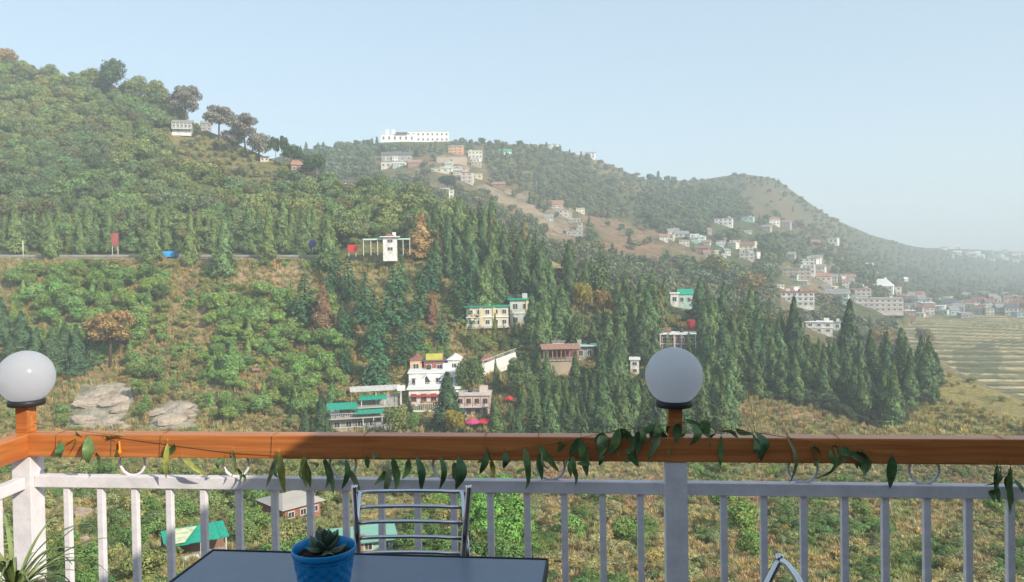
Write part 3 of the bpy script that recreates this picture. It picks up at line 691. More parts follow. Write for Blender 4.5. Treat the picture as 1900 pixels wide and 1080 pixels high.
# ---- road level: watch-tower like pavilion
o = house('small white two storey pavilion with flat overhanging roof beside the hillside road', 724, 469, A, 26, 29, 6, 0, 2, 1, WHITE, 'flat', WHITER, 'pavilion', 'pavilion', over=0.9, keep=True, Y=236)
w = o['w']; zt = o['h']
link('roof_cap', hip_mesh(REDR), o, (0, 3, zt + 0.25), None, (w * .75, 4, 0.8))
cube('canopy', PALEG, o, (-w / 2 - 3.0, 3, zt - 0.6), (6.0, 5.5, 0.45)); cube('canopy', PALEG, o, (w / 2 + 2.0, 3, zt - 0.6), (4.0, 5.5, 0.4))
for x in (-5.8, -3.6, -1.6, 3.8, 1.8): cube('post', WPOST, o, (x - (w / 2 if x < 0 else -w / 2), 0.6, zt / 2 - 0.6), (0.18, 0.18, zt + 0.2))
KEEP.append((676, 438, 752, 470))
def board(label, px, py, Y, wpx, hpx, m, posts=2, lift=1.2, name='billboard', cat='billboard', rnd=False):
    P = pt(px, py, Y); k = Y / FP; w, h = wpx * k, hpx * k; o = empty(name, P, -math.atan2(P.x, P.y), label, cat)
    if rnd: MB().lathe([(0.001, -.06), (w / 2, -.06), (w / 2, .06), (0.001, .06)], 20).obj('panel', m, o, loc=(0, 0, lift + h / 2), rot=(math.pi / 2, 0, 0))
    else: cube('panel', m, o, (0, 0, lift + h / 2), (w, 0.12, h))
    for s in ([-1, 1] if posts == 2 else [0]): cube('post', WPOST, o, (s * w * 0.38, 0.13, (lift + h * .4) / 2 - .5), (0.14, 0.12, lift + h * .4 + 1))
    return o
board('red banner panel on posts at the roadside left of the white pavilion', 654, 470, 238, 17, 14, REDC, 2, 0.3, 'banner'); KEEP.append((644, 452, 664, 468))
board('tall dark red billboard on two posts above the road parapet', 214, 475, 245, 12, 24, mat('faded_red', (0.30, 0.08, 0.07), 0.8, 0.2, 1), 2, 3.2); KEEP.append((206, 428, 222, 472))
board('round purple sign disc by the roadside among dark trees', 580, 463, 240, 15, 15, PURPLE, 1, 0.6, 'round_sign', 'sign', True); KEEP.append((571, 444, 590, 462))
P = pt(43, 474, 243); o = MB().tube([(0, 0, -1), (0, 0, 4.4)], 0.13, 8).obj('roadside_pole', WPOST, loc=P); tag(o, 'short white pole standing on the road parapet at far left', 'pole'); KEEP.append((38, 448, 48, 474))
# blue covered goods truck on the road
P = pt(316, 481, 241.5); rz = -math.atan2(P.x, P.y); o = empty('parked_truck', P, rz, 'small truck under a bright blue tarpaulin parked at the road edge', 'truck'); KEEP.append((303, 466, 329, 482))
MB().prism([(-2.1, .75), (1.2, .75), (1.25, 2.3), (.9, 2.55), (-1.9, 2.5), (-2.15, 2.2)], -0.9, 0.9).obj('tarpaulin', BLUET, o)
MB().prism([(1.3, .45), (2.35, .45), (2.4, 1.2), (2.1, 2.0), (1.3, 2.05)], -0.8, 0.8).obj('cab', mat('truck_blue', (0.03, 0.17, 0.42), 0.35, .05, 2), o)
cube('windscreen', GLASS, o, (2.27, 0, 1.6), (0.08, 1.4, 0.6), ry=R(-20)); cube('chassis', POSTM, o, (0, 0, .62), (4.4, 1.2, .2))
for x in (-1.3, 1.6):
    for y in (-.78, .78):
        MB().lathe([(0.001, -.12), (.2, -.13), (.42, -.12), (.42, .12), (.2, .13), (0.001, .12)], 14).obj('wheel', POSTM, o, loc=(x, y, .42), rot=(math.pi / 2, 0, 0))

# ---- cream and yellow guest house among the cypresses
o = house('long cream two storey guest house on a deck with dark posts', 905, 616, A, 78, 38, 8, 4, 2, 5, CREAM, 'flat', TEALR, 'guest_house', 'guest house', stilts=1.2, slab=WHITER, over=0.6, keep=True)
cube('sign_panel', ORANGE, o, (-o['w'] * .33, -.1, o['z0'] + o['h'] * .55), (1.5, .1, .6)); cube('balcony_railing', WPOST, o, (0, -.9, o['z0'] + .9), (o['w'], .06, .07))
for k in range(22): cube('baluster', WPOST, o, (-o['w'] / 2 + o['w'] * k / 21, -.9, o['z0'] + .45), (.07, .05, .84))
cube('yellow_column', YELLOW, o, (o['w'] * .16, -.12, o['z0'] + o['h'] / 2), (.8, .3, o['h'])); cube('yellow_column', YELLOW, o, (-o['w'] * .16, -.12, o['z0'] + o['h'] / 2), (.8, .3, o['h']))
o = house('taller pale block with yellow corner and teal roof right of the cream guest house', 966, 606, A, 38, 50, 7, 6, 2, 2, mat('pale_grey_wall', (.52, .55, .50), .85, .17, 4.0), 'flat', TEALR, 'guest_house', 'guest house', slab=WHITER, over=0.7, keep=True)
cube('yellow_column', YELLOW, o, (o['w'] * .36, -.15, o['h'] / 2), (1.0, .35, o['h'])); cube('ochre_column', ORANGE, o, (o['w'] * .48, -.15, o['h'] / 2), (.45, .35, o['h']))
KEEP.append((945, 552, 986, 606))
# ---- hillside hotel, stepped terraces
HG = 'stepped white hotel blocks'
o = house('lower white hotel storey with red framed openings above a white terrace', 805, 752, A, 92, 30, 9, -3, 1, 5, WHITE, 'flat', WHITER, 'hotel_block', 'hotel', HG, fm=REDT, over=0.5, keep=True, balcony=None)
w = o['w']; rb = MB()
for k in range(26): rb.box((-w / 2 + w * k / 25, -2.6, .1), (.09, .07, 1.5))
rb.box((0, -2.6, .9), (w, .1, .12)); rb.obj('terrace_railing', WPOST, o); cube('terrace', WHITER, o, (0, -1.4, -.8), (w + .4, 2.8, .3)); cube('red_fascia', REDT, o, (-w * .1, -.3, o['h'] * .62), (w * .7, .4, .5))
for k in range(6): cube('post', GREY, o, (-w / 2 + w * k / 5, -2.4, -2.4), (.25, .25, 3.0))
o = house('middle white hotel storey with dark arched dormers and yellow balcony', 803, 722, A, 88, 30, 8, -3, 1, 4, WHITE, 'flat', WHITER, 'hotel_block', 'hotel', HG, keep=True, over=.3, Y=None)
w = o['w']; h = o['h']
for x in (-.12, .26):
    link('dormer', gable_mesh(WHITER), o, (x * w, 0, h * .55), None, (w * .22, 2.2, h * .42)); link('dormer_window', gable_mesh(GLASS), o, (x * w, -.15, h * .52), None, (w * .15, 2.1, h * .36))
cube('balcony_front', YELLOW, o, (w * .02, -1.2, h * .12), (w * .42, .15, 1.0)); cube('balcony_front', PINK, o, (-w * .36, -1.2, h * .12), (w * .24, .15, .9)); cube('balcony_slab', WHITER, o, (0, -.6, h * .02), (w, 1.4, .2))
rb = MB()
for k in range(30): rb.box((-w / 2 + w * k / 29, -1.35, h * .3), (.06, .06, 1.1))
rb.box((0, -1.35, h * .3 + .6), (w, .08, .08)); rb.obj('balcony_railing', WPOST, o)
o = house('tan gabled top room with red roof at the left end of the hotel', 772, 692, A, 22, 24, 6, -3, 1, 1, mat('tan_wall', (.62, .42, .22), .85, .17, 4.0), 'gable', REDR, 'hotel_block', 'hotel', HG, roofh=.42, keep=True)
o = house('red walled top room beneath the mustard roof panel of the hotel', 806, 692, A, 38, 22, 6, -3, 1, 2, mat('dull_red_wall', (.34, .12, .10), .85, .17, 4.0), 'flat', SLATE, 'hotel_block', 'hotel', HG, keep=True)
cube('roof_panel', YSIGN, o, (0, .4, o['h'] + 1.0), (o['w'] * .82, .25, 1.7), rx=R(-25))
for s in (-1, 1): cube('panel_post', POSTM, o, (s * o['w'] * .36, 1.0, o['h'] + .6), (.1, .1, 1.0))
o = house('little white gabled cottage with yellow base right of the mustard panel', 842, 690, A, 22, 22, 5, -6, 1, 1, WHITE, 'gable', WHITER, 'cottage', 'cottage', roofh=.4, keep=True); cube('yellow_base', YELLOW, o, (0, -.3, .3), (o['w'] * 1.05, .6, 1.2))
KEEP.append((756, 655, 850, 752))
# ---- long grey roof terrace and three green sheet roofs
o = house('open terrace building with three green sheet roofs and grey floors', 680, 798, A, 128, 26, 8, 2, 1, 6, GREY, 'flat', CONC, 'terrace_building', 'building', fm=WPOST, over=.2, keep=True)
w, h = o['w'], o['h']
def sheet(parent, x, y, z, sx, sy, m, tilt=12, nm='sheet_roof'):
    b = MB(); n = max(8, int(sx / .5))
    for k in range(n):
        xx = -sx / 2 + sx * (k + .5) / n; b.box((xx, 0, .03 * (k % 2)), (sx / n, sy, .06))
    q = b.obj(nm, m, parent, loc=(x, y, z), rot=(R(tilt), 0, 0)); return q
sheet(o, -w * .34, 1.2, h + 2.2, w * .44, 4.4, TEALR, 9); sheet(o, .05 * w, -.9, h + 1.1, w * .42, 2.6, TEALR, 9); sheet(o, .11 * w, 3.2, h + 3.4, w * .40, 3.2, TEALR, 9); sheet(o, .16 * w, 6.0, h + 4.9, w * .76, 4.5, mat('weathered_sheet', (.60, .57, .53), .7, .1, .5), 6)
for x in (-.54, -.43, -.32, -.21, -.13): cube('post', POSTM, o, (x * w, -.6, h + .85), (.18, .18, 2.1))
for x in (-.05, .1, .22, .34): cube('post', WPOST, o, (x * w, -2.0, h * .3), (.14, .14, h * 1.5))
for x in (-.06, .28): cube('post', WPOST, o, (x * w, 1.9, h + 1.6), (.14, .14, 3.2))
for x in (-.20, .16, .52): cube('post', TERRA if x < 0 else WPOST, o, (x * w, 4.4, h + 2.3), (.16, .16, 4.8))
cube('upper_floor', CONC, o, (.12 * w, 3.4, h + 1.6), (w * .7, 5, .22)); cube('upper_wall', GREY, o, (.22 * w, 5.2, h + 1.9), (w * .55, .3, 3.4)); rb = MB()
for k in range(34): rb.box((-w * .52 + w * 1.04 * k / 33, -1.0, h + .55), (.05, .05, .9))
rb.box((0, -1.0, h + 1.0), (w * 1.04, .07, .07)); rb.box((-.0, -1.6, 1.2), (w, .07, .07)); rb.obj('railing', WPOST, o); cube('terrace_slab', CONC, o, (0, -.9, h + .02), (w * 1.06, 1.9, .2)); KEEP.append((608, 712, 750, 800))
def plastic_chair(loc, rz, label):
    c = empty('plastic_chair', loc, rz, label, 'chair'); cube('seat', CHAIRR, c, (0, 0, .45), (.5, .5, .06)); cube('backrest', CHAIRR, c, (0, .24, .75), (.5, .05, .55))
    for x in (-.2, .2):
        for y in (-.2, .2): cube('leg', CHAIRR, c, (x, y, .22), (.05, .05, .42))
M = o.matrix_basis; plastic_chair(Matrix.Translation(o.location) @ Matrix.Rotation(o.rotation_euler.z, 4, 'Z') @ Vector((w * .1, -1.45, h + .12)), 1.0, 'red plastic chair on the terrace below the lowest green sheet roof')
board('small white square board on a post between the green roofs and the hotel', 745, 752, 171, 15, 10, WHITER, 1, 3.2, 'notice_board', 'board')
# ---- red gazebo, white stair wall, pink terrace
o = house('small gazebo with dark red roof at the top of the white wall', 903, 684, A, 18, 15, 3.5, -10, 1, 1, WHITE, 'hip', REDR, 'gazebo', 'gazebo', roofh=.55, keep=True, over=.5)
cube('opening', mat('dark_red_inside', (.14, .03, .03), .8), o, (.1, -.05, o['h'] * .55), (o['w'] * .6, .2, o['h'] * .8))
a = A.ground(896, 700); b_ = A.ground(958, 676); wl = MB(); wl.beam(a + Vector((0, 0, 1.0)), b_ + Vector((0, 0, 1.0)), .4, 4.4); o = wl.obj('white_wall', WHITE); tag(o, 'bright white sloping retaining wall with railing beside the red gazebo', 'wall'); KEEP.append((893, 662, 962, 712))
rb = MB(); d = b_ - a
for k in range(24): p = a + d * (k / 23) + Vector((0, 0, 3.2)); rb.box((p.x, p.y, p.z + .45), (.06, .06, .9))
rb.beam(a + Vector((0, 0, 4.1)), b_ + Vector((0, 0, 4.1)), .07, .07); rb.obj('railing', WPOST, o)
o = house('pinkish terraced building with reddish railings below the hotel cottage', 878, 774, A, 62, 40, 6, -4, 2, 4, PINK, 'flat', PINK, 'terraced_building', 'building', fm=TERRA, balcony=(1,), keep=True)
def umbrella(label, px, py, w, m):
    P = A.ground(px, py); o = empty('garden_umbrella', P, 0, label, 'umbrella'); MB().tube([(0, 0, -1), (0, 0, 2.6)], .05, 6).obj('pole', WPOST, o); b = MB(); n = 8
    top = (0, 0, 2.8)
    for k in range(n):
        t0, t1 = 6.283 * k / n, 6.283 * (k + 1) / n; b.poly([top, (w * math.cos(t0), w * math.sin(t0), 2.0), (w * math.cos(t1), w * math.sin(t1), 2.0)])
        b.poly([(w * math.cos(t0), w * math.sin(t0), 2.0), (w * math.cos(t0), w * math.sin(t0), 1.8), (w * math.cos(t1), w * math.sin(t1), 1.8), (w * math.cos(t1), w * math.sin(t1), 2.0)])
    b.obj('canopy', m, o); return o
umbrella('magenta garden umbrella just above the handrail below the pink terraces', 876, 800, 1.7, MAGENTA); umbrella('red garden umbrella beside the magenta one', 898, 799, 1.7, REDC)
umbrella('small red umbrella behind cypresses right of the pink terraces', 945, 756, 1.2, REDC); KEEP.append((860, 774, 905, 800)); KEEP.append((938, 728, 952, 745))
# ---- brown terrace building
o = house('terrace restaurant with rust roof and open posts over a tan stone wall', 1042, 697, A, 68, 28, 6, 6, 1, 1, TAN, 'flat', CONC, 'restaurant', 'building', detail=False, keep=True)
w, h = o['w'], o['h']; sheet(o, 0, 1.5, h + 3.4, w * 1.08, 5.0, TERRA, 10); cube('back_wall', mat('dark_red_wall', (.20, .07, .06), .85, .2, 1), o, (0, 4.6, h + 1.6), (w, .25, 3.2))
for k in range(9): cube('post', BROWN if k % 2 else TERRA, o, (-w / 2 + w * (k + .2) / 8.5, -.3, h + 1.5), (.22, .22, 3.0))
cube('rail', TERRA, o, (0, -.45, h + .9), (w, .08, .1)); KEEP.append((1008, 640, 1076, 697))
house('small cream hut at the back left of the rust roofed restaurant', 1036, 650, A, 22, 16, 4, 6, 1, 1, CREAM, 'flat', GREYR, 'hut', 'hut', keep=True)
o = house('grey shed with thin pale canopy right of the rust roofed restaurant', 1086, 668, A, 32, 26, 4, 6, 1, 2, GREY, 'flat', PALEG, 'shed', 'shed', keep=True, over=1.2)
house('grey roofed low house half hidden behind the cypresses at mid slope', 985, 655, A, 46, 12, 5, 8, 1, 3, CONC, 'side', SLATE, 'house', 'house', roofh=.3)
# ---- behind the lamp
o = house('white framed open building with dark bays above the right globe lamp', 1258, 655, A, 64, 34, 8, 0, 2, 4, BROWN, 'flat', WHITER, 'open_building', 'building', fm=WPOST, slab=WHITER, keep=True)
for k in range(6): cube('column', WPOST, o, (-o['w'] / 2 + o['w'] * k / 5, -.5, o['h'] / 2), (.3, .3, o['h'] + .6))
o = house('narrow white tower house rising between cypresses above the right lamp', 1252, 585, A, 15, 40, 5, 0, 2, 1, WHITE, 'flat', WHITER, 'tower_house', 'house', keep=True, Y=262)
o = house('small teal roofed house right of the narrow white tower', 1272, 566, A, 26, 20, 5, 0, 1, 2, TEALW, 'side', TEALR, 'house', 'house', keep=True, Y=268, roofh=.35)
board('orange red hoarding between cypresses above the right lamp', 1283, 616, 236, 14, 20, REDC, 2, .5, 'hoarding', 'hoarding'); KEEP.append((1275, 592, 1291, 614))
house('small house with orange roof left of the orange red hoarding', 1262, 615, A, 20, 9, 4, 0, 1, 1, PINK, 'side', ORANGE, 'house', 'house', Y=238)
house('pale house wall seen between cypresses left of the right lamp', 1178, 694, A, 16, 26, 5, 0, 2, 1, WHITE, 'flat', WHITER, 'house', 'house', keep=True)
# ---- small shelters and houses in the valley below
house('tiny brown shed alone on the bushy slope', 475, 697, A, 9, 11, 2, 0, 1, 1, BROWN, 'shed', TERRA, 'shed', 'shed', detail=False, keep=True)
P = A.ground(366, 1042); D = P.y; o = empty('shelter', P, -math.atan2(P.x, P.y) + R(8), 'open sided shelter with bright green sheet roof below the railing at left', 'shelter'); k = D / FP; w = 112 * k
KEEP.append((300, 975, 432, 1046))
sheet(o, 0, .9, 1.75, w, 2.6, TEALR, 10); pl = MB()
pl.poly([(-w * .48, -.38, 1.62), (-w * .2, -.38, 1.62), (w * .06, 1.7, 1.98), (-w * .36, 1.9, 2.02)]); pl.obj('pale_sheet', mat('pale_sheet', (.62, .66, .42), .6, .25, 2), o, loc=(0, 0, .09))
for x in (-.48, -.38, .05, .45): cube('post', POSTM if x < -.4 else WPOST, o, (x * w, -.3, .5), (.07, .07, 2.1))
for x in (-.48, .45): cube('post', POSTM, o, (x * w, 2.0, .6), (.07, .07, 2.4))
cube('side_curtain', POSTM, o, (-w * .49, .8, .6), (.06, 2.2, 2.1)); cube('back_wall', BROWN, o, (0, 1.95, .7), (w, .08, 2.0)); cube('floor', CONC, o, (0, 1, .0), (w * 1.05, 2.8, .2)); cube('counter', WHITER, o, (-.2 * w, -.1, .3), (w * .45, .4, .5))
for x in (.30, .40, .52): cube('fence_post', TERRA, o, (x * w, -.9, .6), (.08, .08, 1.2))
o = house('red walled house with pale grey hipped roof seen between the balusters', 562, 962, A, 74, 26, 5, 30, 1, 3, mat('brick_red_wall', (.36, .14, .10), .85, .2, 1), 'hip', mat('pale_roof', (.42, .39, .35), .8, .12, .6), 'house', 'house', roofh=.22, keep=True, over=.5)
o = house('low house with pale green roof and teal wall behind the steel chair', 668, 1030, A, 122, 30, 1.8, 4, 1, 4, TEALW, 'shed', mat('faded_green_roof', (.22, .46, .36), .6, .12, .6), 'house', 'house', keep=True, fm=WPOST)
cube('wall_panel', TERRA, o, (o['w'] * .02, -.06, .8), (.6, .1, 1.6)); cube('front_slab', WHITER, o, (0, -.5, .15), (o['w'], 1, .15))

# ---- far ridge buildings (B)
G1 = 'buildings on the far ridge'
o = house('long bright white two storey hotel crowning the far ridge', 794, 262, B, 78, 19, 14, 0, 2, 9, WHITER, 'flat', WHITER, 'ridge_hotel', 'hotel', G1)
o = house('lower left wing of the white ridge hotel with dark canopy', 738, 259, B, 62, 14, 12, 0, 1, 6, WHITER, 'flat', WHITER, 'ridge_hotel', 'hotel', G1); cube('canopy', SLATE, o, (o['w'] * .12, -.6, o['h'] + 1), (o['w'] * .35, 3, 1.2))
for k in (-.3, -.12): cube('roof_turret', WHITER, o, (o['w'] * k, 3, o['h'] + 2.2), (3, 3, 4.5))
KEEP += [(700, 238, 835, 264), (833, 268, 898, 296), (700, 275, 780, 313), (800, 296, 905, 345)]
farlist = [ # px,py,w,h,floors,bays,wall,roof,rm,label
 (736, 300, 56, 12, 1, 5, GREY, 'side', SLATE, 'long grey roofed shed below the white ridge hotel'),
 (730, 312, 46, 12, 1, 5, CREAM, 'flat', GREYR, 'open fronted building with pale posts under the long grey shed'),
 (770, 310, 26, 8, 1, 3, BROWN, 'side', TERRA, 'low house with rust red roof on the far ridge'),
 (845, 286, 26, 15, 3, 3, ORANGE, 'flat', WHITER, 'three storey orange and white house under the ridge hotel'),
 (882, 294, 26, 14, 2, 4, CREAM, 'flat', WHITER, 'cream house with open terraces right of the orange house'),
 (838, 305, 56, 15, 1, 1, TAN, 'flat', CONC, 'broad pale retaining block below the orange house'),
 (815, 320, 34, 8, 1, 3, CREAM, 'flat', WHITER, 'low cream house left below the retaining block'),
 (848, 320, 22, 8, 1, 2, WHITE, 'flat', GREYR, 'small white house directly below the retaining block'),
 (866, 340, 22, 20, 3, 2, PINK, 'flat', TERRA, 'tall reddish house on the steep slope under the ridge'),
 (885, 332, 20, 9, 1, 2, YELLOW, 'flat', WHITER, 'small yellow house beside the tall reddish one'),
 (915, 322, 10, 10, 2, 1, WHITE, 'flat', WHITER, 'tiny white house above the bare scar'),
 (924, 352, 22, 10, 1, 2, BROWN, 'side', TERRA, 'brown roofed house at the head of the bare scar'),
 (938, 291, 22, 10, 1, 2, WHITE, 'side', TEALR, 'white house with greenish roof on the ridge shoulder'),
 (985, 273, 14, 6, 1, 2, WHITE, 'flat', WHITER, 'small white house on the skyline left of the tall trees'),
 (1024, 276, 22, 10, 2, 2, WHITE, 'flat', WHITER, 'white skyline house in the trees at the ridge middle'),
 (1094, 293, 19, 10, 2, 3, WHITE, 'flat', GREYR, 'white two storey house alone on the descending skyline'),
 (838, 383, 9, 30, 4, 1, WHITE, 'flat', WHITER, 'slender white tower above the cypress wood'),
 (825, 358, 20, 10, 1, 2, PINK, 'flat', GREYR, 'small pinkish house left of the slender white tower'),
 (1028, 388, 34, 9, 1, 3, TAN, 'side', TERRA, 'tan house with rust roof on the bare brown slope'),
 (1045, 402, 18, 12, 2, 2, PINK, 'flat', CONC, 'unplastered small house right of the rust roofed one'),
 (1066, 438, 32, 10, 1, 3, GREY, 'flat', CONC, 'grey flat house at the foot of the bare scar'),
 (1076, 428, 8, 16, 2, 1, CONC, 'flat', CONC, 'narrow concrete block beside the grey flat house'),
 (1150, 392, 12, 5, 1, 1, WHITE, 'flat', WHITER, 'tiny white hut high on the wooded middle slope'),
 (1342, 418, 32, 13, 2, 4, WHITE, 'flat', REDT, 'white block with red roof line below the rounded hill'),
 (1379, 410, 36, 7, 1, 4, TEALW, 'flat', WHITER, 'long pale greenish building right of the red lined block'),
 (1242, 444, 16, 9, 1, 2, CREAM, 'flat', WHITER, 'cream house at the left end of the hillside hamlet'),
 (1264, 440, 24, 6, 1, 3, WHITE, 'side', GREYR, 'long white low house in the hillside hamlet'),
 (1294, 450, 28, 10, 2, 3, TEALW, 'flat', WHITER, 'pale teal house in the middle of the hillside hamlet'),
 (1302, 470, 24, 9, 1, 2, TERRA, 'side', BROWN, 'brown roofed house below the pale teal one'),
 (1338, 452, 18, 7, 1, 2, PINK, 'side', TERRA, 'pink house with rust roof in the hillside hamlet'),
 (1364, 456, 20, 10, 2, 2, WHITE, 'flat', WHITER, 'white house at the right end of the hillside hamlet'),
 (1384, 466, 28, 10, 2, 3, CREAM, 'side', BROWN, 'cream house with brown roof stepping down the hamlet'),
 (1386, 482, 26, 12, 2, 3, PINK, 'flat', WHITER, 'lowest pinkish house of the hamlet by dark trees'),
 (1460, 440, 12, 8, 1, 1, WHITE, 'flat', WHITER, 'single white house at the edge of the dark trees'),
 (1538, 452, 30, 10, 1, 4, WHITE, 'flat', WHITER, 'white house with long terrace high on the right slope'),
 (1508, 456, 22, 6, 1, 2, PINK, 'side', TERRA, 'low rust roofed house left of the white terrace house'),
 (1488, 492, 44, 12, 2, 5, CREAM, 'flat', TEALR, 'cream upper block of the stepped buildings with greenish roof'),
 (1478, 518, 50, 20, 3, 5, TAN, 'flat', CONC, 'large tan lower block of the stepped buildings'),
 (1500, 508, 22, 16, 2, 3, WHITE, 'flat', WHITER, 'white annex at the right of the stepped buildings'),
 (1402, 530, 20, 20, 3, 2, ORANGE, 'flat', REDT, 'bright orange three storey house above the cypress tops'),
 (1480, 568, 58, 26, 3, 6, WHITE, 'flat', REDT, 'white three storey school like block with red trim'),
 (1430, 562, 16, 10, 1, 1, TERRA, 'flat', TERRA, 'small orange brown house left of the red trimmed block'),
 (1528, 522, 26, 9, 1, 3, PINK, 'side', TERRA, 'pinkish long house right of the stepped buildings'),
 (1562, 522, 16, 14, 2, 2, PINK, 'flat', REDR, 'pink house with red top among slope trees'),
 (1552, 560, 40, 14, 2, 4, TEALW, 'side', GREYR, 'pale green house right of the red trimmed block'),
 (1520, 618, 46, 20, 2, 3, WHITE, 'flat', WHITER, 'white flat roofed villa just behind the cypress tops'),
 (1548, 612, 22, 14, 1, 2, WHITE, 'flat', GREYR, 'small white annex right of the flat roofed villa'),
 (1628, 578, 88, 24, 3, 9, PINK, 'flat', CONC, 'very long pinkish apartment block in the town'),
 (1598, 556, 34, 20, 3, 4, PINK, 'flat', TERRA, 'pink block behind the left end of the long apartment block'),
 (1636, 545, 38, 14, 2, 4, WHITE, 'hip', WHITER, 'white stepped temple like building above the apartment block'),
 (1662, 548, 20, 16, 2, 2, CREAM, 'flat', REDT, 'cream house with red roof edge right of the white stepped one'),
 (1655, 582, 26, 22, 3, 3, PINK, 'flat', WHITER, 'narrow pink tower block at the right of the long apartments'),
]
for (x, y, w, h, fl, by, wl, rf, rmm, lab) in farlist:
    house(lab, x, y, B, w, h, None, random.uniform(-12, 12), fl, by, wl, rf, rmm, 'house', 'house', 'houses on the far hillside', over=.5, slab=WHITER if fl > 1 else None, roofh=.35)
KEEP += [(1325, 402, 1400, 420), (1235, 430, 1312, 470), (1350, 445, 1400, 482), (1446, 478, 1520, 522), (1390, 508, 1412, 530), (1448, 540, 1512, 568), (1496, 592, 1552, 618), (1580, 535, 1678, 582), (1020, 378, 1084, 440), (912, 340, 940, 352), (1322, 404, 1400, 420)]
# right part of the town: rows of small houses along the valley edge
cols_ = [('white', WHITE), ('pale blue', BLUEW), ('cream', CREAM), ('pinkish', PINK), ('teal', TEALW), ('grey', GREY), ('brown', BROWN)]
roofs_ = [('flat white', 'flat', WHITER), ('flat grey', 'flat', GREYR), ('grey', 'side', GREYR), ('flat concrete', 'flat', CONC), ('dull brown', 'side', BROWN), ('dark red', 'side', REDR), ('dark', 'side', SLATE), ('flat pale', 'flat', CONC)]
rt = random.Random(5); nth = ['front', 'second', 'third', 'rearmost']
seen = {}
for row, (yy, step, sz) in enumerate([(584, 22, 17), (575, 20, 15), (566, 19, 14), (557, 18, 12)]):
    x = 1680 + rt.uniform(0, 12); n_ = 0
    while x < 1960:
        w = sz * rt.uniform(.75, 1.35); h = sz * rt.uniform(.45, .85); c = rt.choice(cols_); r = rt.choice(roofs_); n_ += 1
        near = 'beside the apartment block' if x < 1730 else 'above the left terraces' if x < 1790 else 'above the middle terraces' if x < 1850 else 'near the right picture edge'
        lab = '%s town house with %s roof, %s row, %s' % (c[0], r[0], nth[row], near)
        seen[lab] = seen.get(lab, 0) + 1
        if seen[lab] > 1: lab = lab.replace('town house', 'house') + ', its right twin'
        house(lab, x, yy + rt.uniform(-5, 4) + (3 if row == 0 else 0), B, w, h, 8, rt.uniform(-25, 25), 2 if h > 10 else 1, 3 if w > 16 else 2, c[1], r[1], r[2], 'town_house', 'house', 'small town houses beside the terraces', roofh=.35, over=.4, slab=WHITER if h > 10 else None)
        x += step * rt.uniform(.8, 1.2)
for k in range(34):
    x = rt.uniform(1655, 1900) if k < 26 else rt.uniform(1560, 1700); y = 462 + (x - 1700) * .05 + rt.uniform(0, 22) if k < 26 else rt.uniform(485, 540)
    if k < 26 and x < 1800: x += 90
    house(uniq('%s %s' % ((wq := rt.choice([('white', WHITE), ('bright white', WHITER), ('cream', CREAM), ('pale teal', TEALW)]))[0], (rq := rt.choice([('white roofed', WHITER), ('grey roofed', GREYR), ('rust roofed', TERRA)]))[0]), 'far house', x, y, rt.uniform(.8, 1.3)), x, y, B, rt.uniform(7, 15), rt.uniform(3, 6), 8, rt.uniform(-20, 20), 1, 2, wq[1], 'side', rq[1], 'distant_house', 'house', 'distant houses on the hazy ridge', detail=False, roofh=.3)
for (cx_, cy_, rx_, ry_, n_) in [(1272, 450, 48, 14, 12), (1352, 462, 48, 18, 12), (1500, 545, 60, 22, 9), (1560, 540, 30, 20, 7), (1045, 408, 34, 26, 7), (862, 318, 50, 22, 9), (1500, 500, 40, 20, 7), (1690, 560, 40, 14, 8), (1440, 425, 60, 10, 5), (735, 306, 30, 8, 3)]:
    for k in range(n_):
        x, y = cx_ + rt.uniform(-rx_, rx_), cy_ + rt.uniform(-ry_, ry_); wl = rt.choice([('white', WHITE), ('white', WHITE), ('cream', CREAM), ('pinkish', PINK), ('tan', TAN), ('grey', GREY), ('pale teal', TEALW)]); rf = rt.choice([('flat roofed', 'flat', WHITER), ('rust roofed', 'side', TERRA), ('grey roofed', 'side', GREYR), ('flat topped', 'flat', CONC)])
        w, h = rt.uniform(8, 19), rt.uniform(5, 11)
        house(uniq('tiny ' + wl[0] + ' ' + rf[0], 'house', x, y, rt.uniform(.8, 1.3)), x, y, B, w, h, 7, rt.uniform(-25, 25), 2 if h > 8 else 1, 3 if w > 13 else 2, wl[1], rf[1], rf[2], 'hamlet_house', 'house', 'small houses scattered on the far hillside', roofh=.3, over=.4, keep=True)
# ---- houses on the upper left hill (A)
o = house('old grey two storey house with verandas high on the left hill', 338, 252, A, 34, 24, 8, -8, 2, 5, GREY, 'side', GREYR, 'hill_house', 'house', balcony=(1,), keep=True, roofh=.25)
cube('white_plinth', WHITE, o, (0, -1.2, .6), (o['w'], .3, 1.4))
house('pale grey roofed house half hidden behind the rounded skyline trees', 383, 226, A, 18, 12, 6, 0, 2, 2, GREY, 'side', GREYR, 'hill_house', 'house', roofh=.3, keep=True)
house('small cream hut with brown roof on the left hill skyline', 491, 300, A, 15, 9, 5, 0, 1, 2, CREAM, 'shed', BROWN, 'hut', 'hut', keep=True)
o = house('house with steep rust red roof at the shoulder of the left hill', 552, 318, A, 24, 12, 6, 15, 1, 2, BROWN, 'hip', TERRA, 'hill_house', 'house', roofh=.5, keep=True)
house('low rust coloured outbuilding right of the steep red roof', 572, 322, A, 18, 10, 5, 0, 1, 2, TERRA, 'flat', REDR, 'outbuilding', 'outbuilding', keep=True)
house('tiny dark hut with white front on the near ridge saddle', 650, 332, A, 20, 5, 4, 0, 1, 2, WHITE, 'side', SLATE, 'hut', 'hut', detail=False, keep=True)

